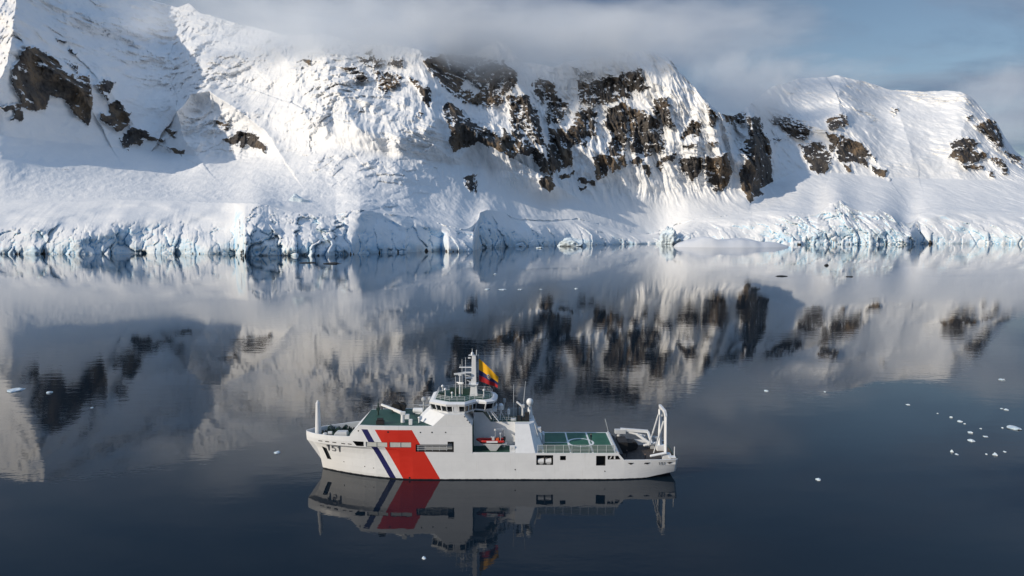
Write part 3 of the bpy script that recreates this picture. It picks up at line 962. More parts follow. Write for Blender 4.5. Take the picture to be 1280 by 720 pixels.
# draught and mooring fittings along the stern side, small ports
for x_ in (31.2, 34.9, 40.0):
    b = MB()
    yh = on_hull(x_, 3.8).y
    b.side([(x_ - .75, 3.95), (x_ + .75, 3.95), (x_ + .35, 3.72), (x_ + .1, 3.55), (x_ - .1, 3.55), (x_ - .35, 3.72)], yh - 0.05, yh + 0.1)
    part(b, "fairlead", M_DARK)
for u_, v_, r_ in ((448, 538.5, .16), (485, 540, .2), (525.5, 540.5, .15), (540, 540.5, .17), (557, 540.5, .15), (456, 583, .13), (467, 585, .11), (430, 577, .12), (644, 587, .14), (756, 589, .13), (806, 579.5, .12), (512, 597, .2)):
    c_ = seen(u_, v_)
    b = MB()
    b.tube(c_ + Vector((0, -.04, 0)), c_ + Vector((0, .12, 0)), r_, seg=12)
    part(b, "porthole", M_DARK)
for u_, v_ in ((400.5, 551.0), (409, 552.0), (418, 553.0), (429, 554.4), (437, 555.0)):
    b = MB()
    a_, c_ = seen(u_ - 2.3, v_ - .3), seen(u_ + 2.3, v_ + .3)
    b.bar(a_, c_, .06, .09)
    part(b, "scupper", M_HOLE)
# writing: 151 on the bow, small on the stern quarter; the strokes follow the plating
GLY = {'1': [[(0.18, 0.8), (0.45, 1.0)], [(0.45, 1.0), (0.45, 0.0)]],
       '5': [[(0.72, 1.0), (0.15, 1.0)], [(0.15, 1.0), (0.12, 0.55)], [(0.12, 0.55), (0.55, 0.60)], [(0.55, 0.60), (0.74, 0.42)], [(0.74, 0.42), (0.74, 0.2)],
             [(0.74, 0.2), (0.55, 0.0)], [(0.55, 0.0), (0.1, 0.04)]]}


def number(text, u0, v0, wpx, hpx, slant, drop, stroke, name):
    """strokes laid on the plating; u0, v0 is the upper left corner of the writing as seen from the water"""
    b = MB()
    for i, ch in enumerate(text):
        for (ax, az), (bx, bz) in GLY[ch]:
            P_ = []
            for cx_, cz_ in ((ax, az), (bx, bz)):
                P_.append(seen(u0 + (i * 1.12 + cx_) * wpx + slant * (1 - cz_) * hpx, v0 + (1 - cz_) * hpx + drop * (i * 1.12 + cx_) * wpx))
            d_ = (P_[1] - P_[0]).normalized() * stroke * 0.8
            b.bar(P_[0] - d_, P_[1] + d_, stroke, stroke)
    return part(b, name, M_NUM)


M_NUM = paint("grey_lettering", (0.20, 0.21, 0.23), 0.5)
number("151", 407.2, 555.6, 6.0, 6.6, 0.22, 0.13, 0.11, "hull_number")
number("151", 823.0, 577.9, 2.9, 3.0, 0.0, 0.0, 0.06, "stern_number")

# ---- fore deck house top
b = MB()
poly = [(-29.6, -6.55), (-27, -7.0), (-24, -7.3), (-18, -7.5), (-13.4, -7.5), (-17.1, -2.65), (-17.1, 2.65), (-13.4, 7.5), (-18, 7.5), (-24, 7.3), (-27, 7.0), (-29.6, 6.55)]
b.prism([(x, y * 0.975) for x, y in poly], 12.404, 12.43)
part(b, "fore_deck", M_GREEN)
b = MB()
b.side([(-32.2, 9.75), (-29.9, 12.33), (-29.8, 12.45), (-32.3, 9.85)], -5.6, 5.6)
part(b, "slanted_house_front", M_WHITE)
b = MB()                                         # low rail round the fore deck
for sgn in (-1, 1):
    pts = [(x, sgn * abs(y) * 0.97, 13.4) for x, y in ((-29.4, 6.5), (-27, 6.95), (-24, 7.25), (-18, 7.45), (-14, 7.45))]
    if sgn > 0:
        b.path(pts, 0.035, 6)
        for p_ in pts:
            b.tube((p_[0], p_[1], 12.43), p_, 0.035, seg=6)
part(b, "deck_railing", M_PALE)
# fore deck crane
cr = MB()
cr.tube((-20.4, -4.6, 12.43), (-20.4, -4.6, 14.2), 0.5, 0.42, 14)
cr.box(-20.9, -19.8, -5.0, -4.2, 14.2, 14.9)
cr.box(-19.9, -18.9, -4.9, -4.3, 13.2, 14.3)
crane = part(cr, "deck_crane", M_WHITE, bevel=0.04)
cb = MB()
cb.bar((-20.3, -4.5, 14.6), (-26.3, 1.2, 15.0), 0.19, 0.22)
cb.bar((-20.4, -4.3, 14.1), (-23.0, -2.0, 14.5), 0.10, 0.10)
cb.build("crane_boom", M_WHITE, crane)
ch = MB()
ch.tube((-26.2, 1.1, 15.0), (-26.2, 1.1, 14.1), 0.05)
ch.ball((-26.2, 1.1, 14.0), 0.16)
ch.build("crane_hook", M_DARK, crane)
b = MB()
b.tube((-27.2, 1.6, 12.43), (-27.2, 1.6, 15.3), 0.22, 0.14)
b.box(-27.6, -26.8, 1.2, 2.0, 13.6, 14.2)
b.tube((-27.2, 1.6, 15.3), (-27.1, 1.6, 16.4), 0.05)
part(b, "boom_rest", M_DKGREEN)
for (x_, y_), r_ in (((-23.6, 5.2), 0.95), ((-22.2, 5.4), 0.85)):
    b = MB()
    b.tube((x_, y_ - 0.8, 13.35), (x_, y_ + 0.8, 13.35), r_, seg=16)
    b.tube((x_, y_ - 0.95, 13.35), (x_, y_ - 0.8, 13.35), r_ * 1.18, seg=16)
    b.tube((x_, y_ + 0.8, 13.35), (x_, y_ + 0.95, 13.35), r_ * 1.18, seg=16)
    b.box(x_ - .7, x_ + .7, y_ - .9, y_ + .9, 12.43, 12.6)
    part(b, "winch_drum", M_DARK)
b = MB()
b.box(-26.1, -24.4, -6.6, -5.6, 12.43, 13.3)
b.tube((-25.9, -6.1, 13.5), (-24.6, -6.1, 13.5), 0.38)
part(b, "hose_reel", M_DARK)
b = MB()
b.box(-18.7, -17.9, -6.9, -6.3, 12.43, 13.7)
part(b, "vent_locker", M_WHITE, bevel=0.05)
b = MB()
b.tube((-16.6, -5.0, 12.43), (-16.6, -5.0, 13.5), 0.22)
b.ball((-16.6, -5.0, 13.6), 0.34, (1, 1, .7))
part(b, "mushroom_vent", M_WHITE)
b = MB()
b.tube((-18.9, 2.6, 13.25), (-16.9, 2.6, 13.25), 0.62, seg=16)
b.ball((-18.9, 2.6, 13.25), 0.62, (.4, 1, 1))
b.ball((-16.9, 2.6, 13.25), 0.62, (.4, 1, 1))
b.box(-18.5, -17.3, 2.2, 3.0, 12.43, 12.75)
rf = b.build("life_raft_canister", M_WHITE)
rf.location = (SX, SY, 0)
tag(rf, "white life raft canister lying on the green fore deck", "life raft")
b = MB()
b.tube((-17.0, 6.4, 12.43), (-17.0, 6.4, 14.6), 0.3, 0.2)
b.ball((-17.0, 6.2, 15.0), 0.62, (1, .8, 1))
b.tube((-15.6, 6.6, 12.43), (-15.6, 6.6, 14.8), 0.22)
b.ball((-15.5, 6.5, 15.1), 0.5)
b.box(-18.2, -14.8, 6.0, 7.0, 13.4, 13.55)
part(b, "searchlight_platform", M_GREY)

# ---- mooring deck gear
b = MB()
b.tube((-41.1, 0, 8.02), (-41.05, 0, 15.8), 0.74, 0.45, 16)
b.tube((-41.05, 0, 15.8), (-41.05, 0, 16.3), 0.30, 0.2, 12)
part(b, "foremast", M_WHITE, smooth=False)
b = MB()
b.tube((-39.1, -1.4, 8.02), (-39.1, -1.4, 8.7), 0.28, seg=12)
b.tube((-39.1, -1.4, 8.7), (-39.1, -1.4, 8.95), 0.55, 0.45, seg=14)
b.tube((-38.3, -1.6, 9.0), (-37.4, -1.6, 9.0), 0.42, seg=14)
part(b, "capstan", M_PALE)
b = MB()
b.box(-36.4, -33.4, -3.9, -2.0, 8.02, 9.35)
b.hexa([(-36.4, -3.9, 9.35), (-33.4, -3.9, 9.35), (-33.4, -2.0, 9.35), (-36.4, -2.0, 9.35)], [(-35.8, -3.7, 9.9), (-33.5, -3.7, 9.9), (-33.5, -2.2, 9.9), (-35.8, -2.2, 9.9)])
part(b, "windlass_cover", M_PALE, bevel=0.08)
b = MB()
for x_, y_ in ((-38.2, 1.3), (-36.4, 1.8), (-35, 3.2), (-38.6, 2.9)):
    b.box(x_ - .7, x_ + .7, y_ - .5, y_ + .5, 8.02, 8.55)
    b.tube((x_ - .45, y_ - .6, 8.95), (x_ - .45, y_ + .6, 8.95), 0.5, seg=14)
    b.tube((x_ + .5, y_, 8.5), (x_ + .5, y_, 9.15), 0.2)
part(b, "mooring_winch", M_DKGREEN)
b = MB()
for sgn in (-1, 1):
    for x_, y_ in ((-40.2, 1.9), (-36.5, 3.6), (-34.0, 4.2)):
        for d_ in (-.35, .35):
            b.tube((x_ + d_, sgn * y_, 8.02), (x_ + d_, sgn * y_, 8.6), 0.17)
part(b, "bollards", M_DARK)['kind'] = 'stuff'

# ---- midship block with slanted front
lowr_ = [(-17.2, -2.7), (-13.2, -7.57), (-4.4, -7.57), (-4.4, 7.57), (-13.2, 7.57), (-17.2, 2.7)]
upr_ = [(-14.4, -2.7), (-10.5, -7.57), (-6.2, -7.57), (-6.2, 7.57), (-10.5, 7.57), (-14.4, 2.7)]
b = MB()
b.hexa([(x, y, 12.434) for x, y in lowr_], [(x, y, 15.0) for x, y in upr_])
part(b, "deck_house", M_WHITE)
for x_, z_ in ((-6.1, 14.55), (-5.5, 13.75), (-5.0, 13.2)):
    b = MB()
    b.box(x_ - .12, x_ + .12, -7.62, -7.5, z_ - .12, z_ + .12)
    part(b, "side_lamp", M_DARK)
# casing between the two boat bays
b = MB()
b.side([(-4.38, 6.22), (-4.38, 14.2), (-2.2, 14.2), (-0.4, 11.95), (8.6, 11.95), (8.6, 6.22)], -2.5, 2.5)
part(b, "casing", M_WHITE)
b = MB()
b.side([(-4.3, 14.204), (-2.2, 14.204), (-0.4, 11.96), (8.5, 11.96), (8.5, 12.0), (-0.36, 12.0), (-2.16, 14.26), (-4.3, 14.26)], -2.5, 2.5)
part(b, "upper_deck", M_GREEN)
# raked side screens abaft the boat bays
for sgn in (-1, 1):
    b = MB()
    bo = [(5.2, sgn * 7.6), (9.7, sgn * 7.6), (11.6, sgn * 4.4), (11.6, sgn * 2.52), (5.2, sgn * 2.52)]
    to = [(5.2, sgn * 4.3), (8.4, sgn * 4.3), (9.6, sgn * 2.9), (9.6, sgn * 2.52), (5.2, sgn * 2.52)]
    b.hexa([(x, y, 6.21) for x, y in bo], [(x, y, 11.93) for x, y in to])
    part(b, "engine_casing", M_WHITE)
b = MB()
b.hexa([(8.62, -2.5, 6.21), (11.6, -2.5, 6.21), (11.6, 2.5, 6.21), (8.62, 2.5, 6.21)], [(8.62, -2.5, 11.93), (9.6, -2.5, 11.93), (9.6, 2.5, 11.93), (8.62, 2.5, 11.93)])
part(b, "hangar_wall", M_WHITE)
b = MB()
b.tube((9.7, -4.4, 12.0), (10.5, -4.4, 9.0), 0.12)
b.box(10.4, 11.2, -3.6, -2.4, 9.6, 10.8)
b.box(11.65, 12.1, -1.6, 1.2, 6.4, 8.6)
part(b, "wall_fittings", M_PALE)['kind'] = 'stuff'
# boat bay: coaming, cradle, davit
b = MB()
b.box(-4.3, 5.1, -7.58, -7.40, 6.21, 6.36)
b.box(4.0, 5.15, -7.2, -6.3, 6.21, 7.6)
b.tube((4.3, -6.8, 7.2), (4.3, -7.25, 7.2), 0.22)
part(b, "bay_coaming", M_WHITE)
b = MB()
b.hexa([(-0.4, -6.2, 6.22), (0.9, -6.2, 6.22), (0.9, -5.0, 6.22), (-0.4, -5.0, 6.22)], [(-1.6, -6.5, 7.75), (2.0, -6.5, 7.75), (2.0, -4.6, 7.75), (-1.6, -4.6, 7.75)])
b.box(-2.8, 3.4, -6.3, -4.8, 7.75, 7.86)
part(b, "boat_cradle", M_PALE)
b = MB()
b.tube((2.6, -3.2, 6.22), (2.6, -3.2, 10.4), 0.32, 0.26, 12)
b.bar((2.6, -3.2, 10.4), (0.6, -5.4, 10.9), 0.17, 0.2)
b.tube((0.7, -5.3, 10.8), (0.7, -5.3, 9.0), 0.04)
part(b, "boat_davit", M_PALE)
# the small boat
boat = empty("rescue_boat", (SX - 0.35, SY - 5.5, 7.87))
tag(boat, "red inflatable rescue boat resting on a cradle in the ship's side bay", "boat")
b = MB()
for sgn in (-1, 1):
    pts = [(2.9, sgn * 0.95, 0.62), (0, sgn * 0.95, 0.60), (-1.8, sgn * 0.85, 0.68), (-2.6, sgn * 0.5, 0.78), (-3.05, 0, 0.84)]
    for a_, c_ in zip(pts[:-1], pts[1:]):
        b.tube(a_, c_, 0.27, 0.27, 12)
    for p_ in pts:
        b.ball(p_, 0.27, seg=12, ring=8)
b.build("tube", M_RED, boat)
b = MB()
b.hexa([(-2.2, -0.1, 0.02), (2.7, -0.25, 0.02), (2.7, 0.25, 0.02), (-2.2, 0.1, 0.02)], [(-2.8, -0.15, 0.55), (2.8, -0.85, 0.45), (2.8, 0.85, 0.45), (-2.8, 0.15, 0.55)])
b.build("keel", M_DARK, boat)
b = MB()
b.box(-0.9, 1.6, -1.24, -1.18, 0.42, 0.82)
b.build("white_panel", M_WHITE, boat)
b = MB()
b.box(0.3, 0.9, -0.35, 0.35, 0.45, 1.45)
b.tube((0.3, 0, 1.35), (0.1, 0, 1.5), 0.2)
b.build("console", M_PALE, boat, bevel=0.05)
b = MB()
b.path([(2.3, -0.7, 0.6), (2.2, -0.7, 2.1), (2.2, 0.7, 2.1), (2.3, 0.7, 0.6)], 0.06)
b.box(2.0, 2.4, -0.3, 0.3, 2.1, 2.35)
b.build("arch", M_PALE, boat)
b = MB()
b.box(2.85, 3.4, -0.28, 0.28, 0.7, 1.5)
b.box(3.0, 3.25, -0.12, 0.12, -0.05, 0.75)
b.build("engine", M_DARK, boat, bevel=0.07)
b = MB()
b.box(1.2, 1.9, -0.5, 0.5, 0.5, 1.15)
b.build("seat", M_ORANGE, boat, bevel=0.06)

# ---- bridge
BR = [(-14.3, -4.4), (-10.3, -7.1), (-6.1, -7.1), (-3.6, -4.1), (-1.3, -4.9), (0.5, -3.9), (1.1, -1.6)]
BR = BR + [(x, -y) for x, y in reversed(BR)]


def offs(poly, k, kx=0.0):
    cx_, cy_ = -6.4, 0.0
    return [(cx_ + (x - cx_) * k + kx, cy_ + (y - cy_) * k) for x, y in poly]


b = MB()
b.hexa([(x, y, 15.004) for x, y in offs(BR, 0.89)], [(x, y, 15.4) for x, y in offs(BR, 0.925)])
bridge = part(b, "bridge", M_WHITE)
b = MB()
b.hexa([(x, y, 16.7) for x, y in offs(BR, 0.99)], [(x, y, 17.2) for x, y in offs(BR, 1.005)])
b.hexa([(x, y, 17.2) for x, y in offs(BR, 1.005)], [(x, y, 17.55) for x, y in offs(BR, 0.90)])
b.build("bridge_roof", M_WHITE, bridge)
b = MB()
b.prism(offs(BR, 0.84), 17.554, 17.60)
b.build("roof_deck", M_GREEN, bridge)
lo_, hi_ = offs(BR, 0.93), offs(BR, 0.975)
nb = len(BR)
b = MB()                                        # window band: glass panes between white mullions
b.hexa([(x, y, 15.4) for x, y in offs(BR, 0.91)], [(x, y, 16.7) for x, y in offs(BR, 0.96)])
b.build("bridge_window", M_GLASS, bridge)
b = MB()
for i in range(nb):
    (x0, y0), (x1, y1) = lo_[i], lo_[(i + 1) % nb]
    (X0_, Y0_), (X1_, Y1_) = hi_[i], hi_[(i + 1) % nb]
    ln = math.hypot(x1 - x0, y1 - y0)
    n_ = max(1, int(ln / 1.15))
    for k in range(n_ + 1):
        t = k / n_
        b.bar((x0 + (x1 - x0) * t, y0 + (y1 - y0) * t, 15.38), (X0_ + (X1_ - X0_) * t, Y0_ + (Y1_ - Y0_) * t, 16.72), 0.11, 0.11)
    if i in (1, 11):
        for t0_, t1_ in ((.38, .62),):
            b.hexa([(x0 + (x1 - x0) * t, y0 + s_, 15.39) for t, s_ in ((t0_, -.06), (t1_, -.06), (t1_, .1), (t0_, .1))],
                   [(X0_ + (X1_ - X0_) * t, Y0_ + s_, 16.71) for t, s_ in ((t0_, -.06), (t1_, -.06), (t1_, .1), (t0_, .1))])
b.build("window_mullion", M_WHITE, bridge)['kind'] = 'stuff'
b = MB()
rr = offs(BR, 0.83)
for i in range(nb):
    p0, p1 = rr[i], rr[(i + 1) % nb]
    for z_ in (18.0, 18.35, 18.7):
        b.tube((p0[0], p0[1], z_), (p1[0], p1[1], z_), 0.035, seg=6)
    n_ = max(1, int(math.hypot(p1[0] - p0[0], p1[1] - p0[1]) / 1.3))
    for k in range(n_):
        t = k / n_
        b.tube((p0[0] + (p1[0] - p0[0]) * t, p0[1] + (p1[1] - p0[1]) * t, 17.6), (p0[0] + (p1[0] - p0[0]) * t, p0[1] + (p1[1] - p0[1]) * t, 18.7), 0.04, seg=6)
b.build("roof_railing", M_PALE, bridge)
# wing structure aft of the bridge: stair and deck
b = MB()
b.box(-2.1, 1.0, -2.45, 2.45, 14.27, 14.95)
part(b, "bridge_aft_block", M_WHITE)
b = MB()
b.bar((-0.6, -3.4, 14.9), (1.4, -3.4, 12.3), 0.35, 0.06)
for k in range(6):
    t = k / 5
    b.box(-0.75 + 2 * t, -0.45 + 2 * t, -3.8, -3.0, 14.85 - 2.6 * t, 14.95 - 2.6 * t)
b.path([(-0.9, -3.8, 15.9), (1.2, -3.8, 13.3)], 0.04)
b.path([(-2.0, -3.9, 16.2), (-0.2, -3.9, 13.0)], 0.09)
part(b, "stairway", M_WHITE)
# roof equipment
for (x_, y_, h_, r_) in ((-11.0, -1.2, 1.4, .34), (-9.3, -2.8, 1.0, .28), (-2.0, -2.2, 1.5, .30), (-12.0, 2.5, 1.3, .34)):
    b = MB()
    b.tube((x_, y_, 17.6), (x_, y_, 17.6 + h_), 0.14, 0.10)
    b.ball((x_, y_, 17.6 + h_ + r_ * .7), r_)
    b.build("satellite_dome", M_WHITE, bridge)
for q_ in ((-8.6, -5.4, 0.6, 2.6, 17.604, 19.0), (-12.4, -11.2, -0.6, 0.8, 17.604, 18.3), (-10.2, -8.8, 1.5, 2.8, 17.604, 18.9)):
    b = MB()
    b.box(*q_)
    b.build("roof_locker", M_DKGREEN, bridge, bevel=0.06)

# ---- masts
ms = MB()
ms.hexa([(-5.35, -1.0, 17.6), (-3.55, -1.0, 17.6), (-3.55, 1.0, 17.6), (-5.35, 1.0, 17.6)], [(-5.1, -.8, 20.2), (-3.75, -.8, 20.2), (-3.75, .8, 20.2), (-5.1, .8, 20.2)])
ms.hexa([(-5.05, -.55, 20.2), (-3.85, -.55, 20.2), (-3.85, .55, 20.2), (-5.05, .55, 20.2)], [(-4.85, -.4, 27.0), (-3.95, -.4, 27.0), (-3.95, .4, 27.0), (-4.85, .4, 27.0)])
ms.box(-5.6, -3.4, -1.2, 1.2, 20.2, 20.35)
mast = part(ms, "main_mast", M_WHITE)
b = MB()
b.box(-7.8, -4.95, -.18, .18, 24.1, 24.3)
b.tube((-7.6, 0, 24.25), (-7.6, 0, 24.9), .05)
b.build("yard", M_WHITE, mast)
for q_ in ((-6.9, -4.95, -.5, .5, 22.9, 23.05), (-6.3, -4.95, -.4, .4, 21.6, 21.75)):
    b = MB()
    b.box(*q_)
    b.bar((q_[0] + .3, 0, q_[4] - .5), (-5.0, 0, q_[4] - .9), .07, .07)
    b.build("mast_platform", M_WHITE, mast)
b = MB()
b.ball((-4.75, -.1, 27.4), .42, (.8, .8, 1.1))
b.box(-5.6, -4.1, -.5, .5, 27.0, 27.1)
b.tube((-3.8, 0, 27.0), (-3.75, 0, 28.3), .07)
b.tube((-4.75, -.1, 27.8), (-4.75, -.1, 28.6), .05)
b.box(-5.75, -5.15, -.25, .25, 26.3, 26.55)
b.build("mast_head", M_WHITE, mast)
b = MB()
b.tube((-7.6, -1.6, 17.6), (-7.55, -1.6, 22.6), .2, .13)
b.box(-8.0, -7.1, -2.0, -1.2, 20.6, 20.7)
b.box(-7.9, -7.2, -1.9, -1.3, 22.6, 22.9)
rmast = part(b, "radar_mast", M_WHITE)
b = MB()
b.bar((-8.9, -1.8, 22.95), (-6.2, -1.4, 23.15), .16, .2)
b.build("radar_scanner", M_WHITE, rmast)
b = MB()
b.bar((-8.4, -1.0, 20.85), (-6.7, -2.2, 20.95), .1, .14)
b.build("radar_scanner", M_WHITE, rmast)
for x_, y_, z0_, z1_ in ((-7.2, .6, 17.6, 26.0), (-6.4, 1.2, 17.6, 26.3), (4.9, 1.2, 12.0, 19.8), (7.2, 1.4, 12.0, 20.6), (-8.6, -1.2, 17.6, 22.3)):
    b = MB()
    b.tube((x_, y_, z0_), (x_, y_, z0_ + (z1_ - z0_) * .35), .11, .09, 8)
    b.tube((x_, y_, z0_ + (z1_ - z0_) * .35), (x_ + (0.5 if x_ > 7 else 0), y_, z1_), .08, .045, 8)
    part(b, "whip_antenna", M_PALE)
# upper deck equipment
b = MB()
for a_ in (0.3, 2.4, 4.5):
    b.tube((1.9 + 1.0 * math.cos(a_), -0.9 + .7 * math.sin(a_), 12.0), (1.9, -0.9, 14.0), .08)
b.tube((1.9, -0.9, 13.6), (1.9, -0.9, 14.4), .25)
b.tube((1.9, -0.9, 14.4), (1.9, -0.9, 15.2), .68, .68, 16)
b.ball((1.9, -0.9, 15.2), .68, zmin=0)
part(b, "satellite_dome", M_WHITE)
b = MB()
b.tube((3.7, -0.9, 12.0), (3.7, -0.9, 13.3), .1)
b.tube((3.7, -0.9, 13.3), (3.7, -0.9, 14.2), .36, .36, 12)
b.ball((3.7, -0.9, 14.2), .36, zmin=0)
part(b, "satellite_dome", M_WHITE)
b = MB()
b.tube((8.7, 0.6, 12.0), (8.7, 0.6, 15.0), .75, .4, 14)
b.ball((8.7, 0.6, 15.8), .82, (1, 1, 1.12))
part(b, "satellite_dome", M_WHITE)
b = MB()
b.tube((2.7, 2.0, 12.0), (2.7, 2.0, 15.4), .16)
b.tube((2.7, 2.0, 15.4), (2.7, 2.0, 16.2), .4, .36)
b.box(3.5, 8.0, 2.2, 2.45, 12.0, 13.9)
part(b, "vent_trunk", M_GREY)
b = MB()
b.tube((7.0, -1.2, 12.0), (7.0, -1.2, 15.0), .3, .24)
b.box(6.6, 7.4, -1.6, -.8, 15.0, 15.6)
b.bar((6.8, -1.2, 15.3), (5.6, -.6, 16.2), .18, .18)
part(b, "monitor_gun", M_PALE)
b = MB()
b.ball((5.9, 0.6, 15.8), .5)
b.tube((5.9, .6, 12.0), (5.9, .6, 15.6), .12)
b.box(5.7, 6.5, -2.2, -1.2, 12.0, 13.2)
b.box(7.5, 8.5, -2.2, -1.0, 12.0, 13.9)
b.box(6.6, 7.4, -2.0, -1.5, 12.0, 12.8)
part(b, "exhaust_pipes", M_DARK)
for y_ in (-2.45, 2.45):
    b = MB()
    for z_ in (12.5, 13.0):
        b.tube((0.2, y_, z_), (5.4, y_, z_), .03, seg=6)
    for x_ in np.linspace(0.2, 5.4, 6):
        b.tube((x_, y_, 12.0), (x_, y_, 13.0), .035, seg=6)
    part(b, "deck_railing", M_PALE)
b = MB()
b.box(4.2, 5.3, -2.0, -1.2, 12.0, 12.45)
part(b, "locker", M_WHITE)

# ---- helicopter deck
def heli_mat():
    m, n = new_mat("green_helideck_with_white_lines")
    tco = n.add('ShaderNodeTexCoord').outputs['Object']
    sp_ = n.add('ShaderNodeSeparateXYZ', ins={0: tco})
    x, y = sp_.outputs[0], sp_.outputs[1]

    def near(v, c, hw):
        return n.math('LESS_THAN', n.math('ABSOLUTE', n.math('SUBTRACT', v, c)), hw)

    def between(v, a_, b_):
        return n.math('MULTIPLY', n.math('GREATER_THAN', v, a_), n.math('LESS_THAN', v, b_))
    dx, dy = n.math('SUBTRACT', x, 20.6), n.math('SUBTRACT', y, -0.3)
    r = n.math('SQRT', n.math('ADD', n.math('MULTIPLY', dx, dx), n.math('MULTIPLY', dy, dy)))
    fs = [near(r, 2.95, 0.26), near(x, 17.65, 0.17), near(x, 22.7, 0.2), near(x, 11.5, 0.2), near(x, 27.75, 0.2), near(y, 7.5, 0.2),
          n.math('MULTIPLY', near(y, -0.3, 0.12), between(x, 11.5, 17.65))]
    f = fs[0]
    for g in fs[1:]:
        f = n.math('MAXIMUM', f, g)
    wear = n.noise(tco, 1.4, 5.0, 0.65)
    f = n.math('MULTIPLY', f, n.ramp(wear, 0.30, 0.45, 0.7, 1.0))
    gn = n.noise(tco, 0.3, 5.0, 0.6)
    g = n.mix(n.ramp(gn, 0.3, 0.7), (0.020, 0.105, 0.063), (0.030, 0.140, 0.084))
    finish(n, Base_Color=n.mix(f, g, (0.80, 0.82, 0.80)), Roughness=0.6)
    return m


b = MB()
b.box(11.2, 28.0, -7.3, 7.75, 6.21, 6.34)
part(b, "helideck", heli_mat())


def net_mat():
    m, n = new_mat("safety_net")
    tco = n.add('ShaderNodeTexCoord').outputs['Object']
    t = n.add('ShaderNodeBsdfTransparent')
    d_ = n.add('ShaderNodeBsdfDiffuse', ins={'Color': (0.28, 0.32, 0.31, 1)})
    w1 = n.add('ShaderNodeTexChecker', ins={'Vector': tco, 'Scale': 14.0})
    mx = n.add('ShaderNodeMixShader', ins={0: n.math('MULTIPLY', w1.outputs['Fac'], 0.62), 1: t.outputs[0], 2: d_.outputs[0]})
    n.add('ShaderNodeOutputMaterial', ins={'Surface': mx.outputs[0]})
    return m


M_NET = net_mat()
fence = MB()
xs_ = np.linspace(10.3, 27.6, 10)
for x_ in xs_:
    fence.tube((x_, -7.5, 6.2), (x_, -7.5, 8.0), .06, seg=8)
fence.tube((xs_[0], -7.5, 8.0), (xs_[-1], -7.5, 8.0), .045, seg=8)
fence.tube((xs_[0], -7.5, 6.9), (xs_[-1], -7.5, 6.9), .03, seg=6)
rail = part(fence, "helideck_railing", M_PALE)
b = MB()
for x0_, x1_ in zip(xs_[:-1], xs_[1:]):
    b.box(x0_ + .15, x1_ - .15, -7.51, -7.49, 6.4, 7.95)
b.build("safety_net", M_NET, rail)
b = MB()
b.bar((28.15, -7.5, 6.5), (28.15, 7.7, 6.5), .16, .1)
b.tube((28.3, 7.3, 6.3), (27.4, 7.6, 9.8), .06)
b.box(28.02, 28.6, -7.4, 7.6, 5.9, 6.32)
part(b, "helideck_edge", M_PALE)

# ---- aft working deck
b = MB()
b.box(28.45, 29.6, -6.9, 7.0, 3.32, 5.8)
part(b, "underdeck_shade_wall", M_HOLE)  # wall coloured dark to stand for the shaded space under the helideck
b = MB()
b.box(29.75, 32.0, 0.8, 5.6, 3.32, 6.0)
b.box(32.0, 33.4, 2.2, 5.6, 3.32, 5.4)
b.tube((33.8, 3.0, 4.4), (33.8, 5.4, 4.4), 1.0, seg=16)
part(b, "cable_winch", M_DARK, bevel=0.08)
b = MB()
b.tube((30.6, 6.0, 3.32), (30.6, 6.0, 6.8), .5, .45, 14)
b.box(29.6, 32.2, 5.4, 6.6, 6.6, 7.6)
acr = part(b, "aft_crane", M_PALE, bevel=0.05)
b = MB()
b.bar((31.0, 6.0, 7.6), (37.6, 5.6, 7.2), .30, .34)
b.bar((33.0, 6.0, 6.9), (36.9, 5.2, 6.2), .16, .2)
b.build("crane_boom", M_WHITE, acr)
b = MB()
b.bar((34.6, 4.2, 7.0), (37.9, 3.4, 4.8), .26, .28)
b.bar((37.6, 5.6, 7.2), (38.1, 3.6, 4.9), .22, .24)
b.build("folded_jib", M_WHITE, acr)
b = MB()
b.box(37.2, 40.8, 5.2, 6.2, 3.32, 5.9)
b.box(38.0, 39.0, 3.9, 5.2, 3.32, 5.0)
part(b, "deck_machinery", M_GREY, bevel=0.06)
# stern gantry
gt = MB()
for y_ in (-3.1, 3.1):
    gt.bar((40.0, y_, 4.6), (39.9, y_ * 0.98, 13.4), .29, .29)
    gt.bar((39.9, y_ * 0.98, 13.4), (39.75, y_ * 0.80, 14.5), .27, .27)
gt.bar((39.75, -2.6, 14.4), (39.75, 2.6, 14.4), .27, .3)
gan = part(gt, "stern_gantry", M_WHITE)
for y_ in (-3.1, 3.1):
    b = MB()
    b.box(39.2, 41.2, y_ - .7, y_ + .7, 3.31, 4.7)
    b.build("gantry_foot", M_WHITE, gan, bevel=0.12)
    b = MB()
    b.tube((40.0, y_ - (0.8 if y_ < 0 else -.8), 5.0), (36.5, y_ - (0.8 if y_ < 0 else -.8), 4.3), .30, .30, 14)
    b.ball((36.5, y_ - (0.8 if y_ < 0 else -.8), 4.3), .30)
    b.build("hydraulic_ram", M_WHITE, gan)
    b = MB()
    b.tube((37.3, y_ * .9, 4.6), (39.5, y_ * .9, 12.2), .13)
    b.tube((38.2, y_ * .9, 7.6), (39.5, y_ * .9, 12.2), .2)
    b.build("piston_rod", M_PALE, gan)
b = MB()
b.tube((39.8, 0, 14.1), (39.8, 0, 12.9), .06)
b.ball((39.8, 0, 12.7), .3)
b.build("lifting_block", M_GREY, gan)
b = MB()
b.tube((41.4, -5.8, 4.6), (41.4, -5.8, 7.1), .12, .09)
b.box(40.1, 41.6, -6.5, -5.3, 4.604, 4.9)
part(b, "stern_post", M_WHITE)
b = MB()
for k in range(6):
    b.box(32 + 1.25 * k, 32.2 + 1.25 * k, -6.4, 6.4, 3.304, 3.33)
part(b, "deck_planks", M_BROWN)


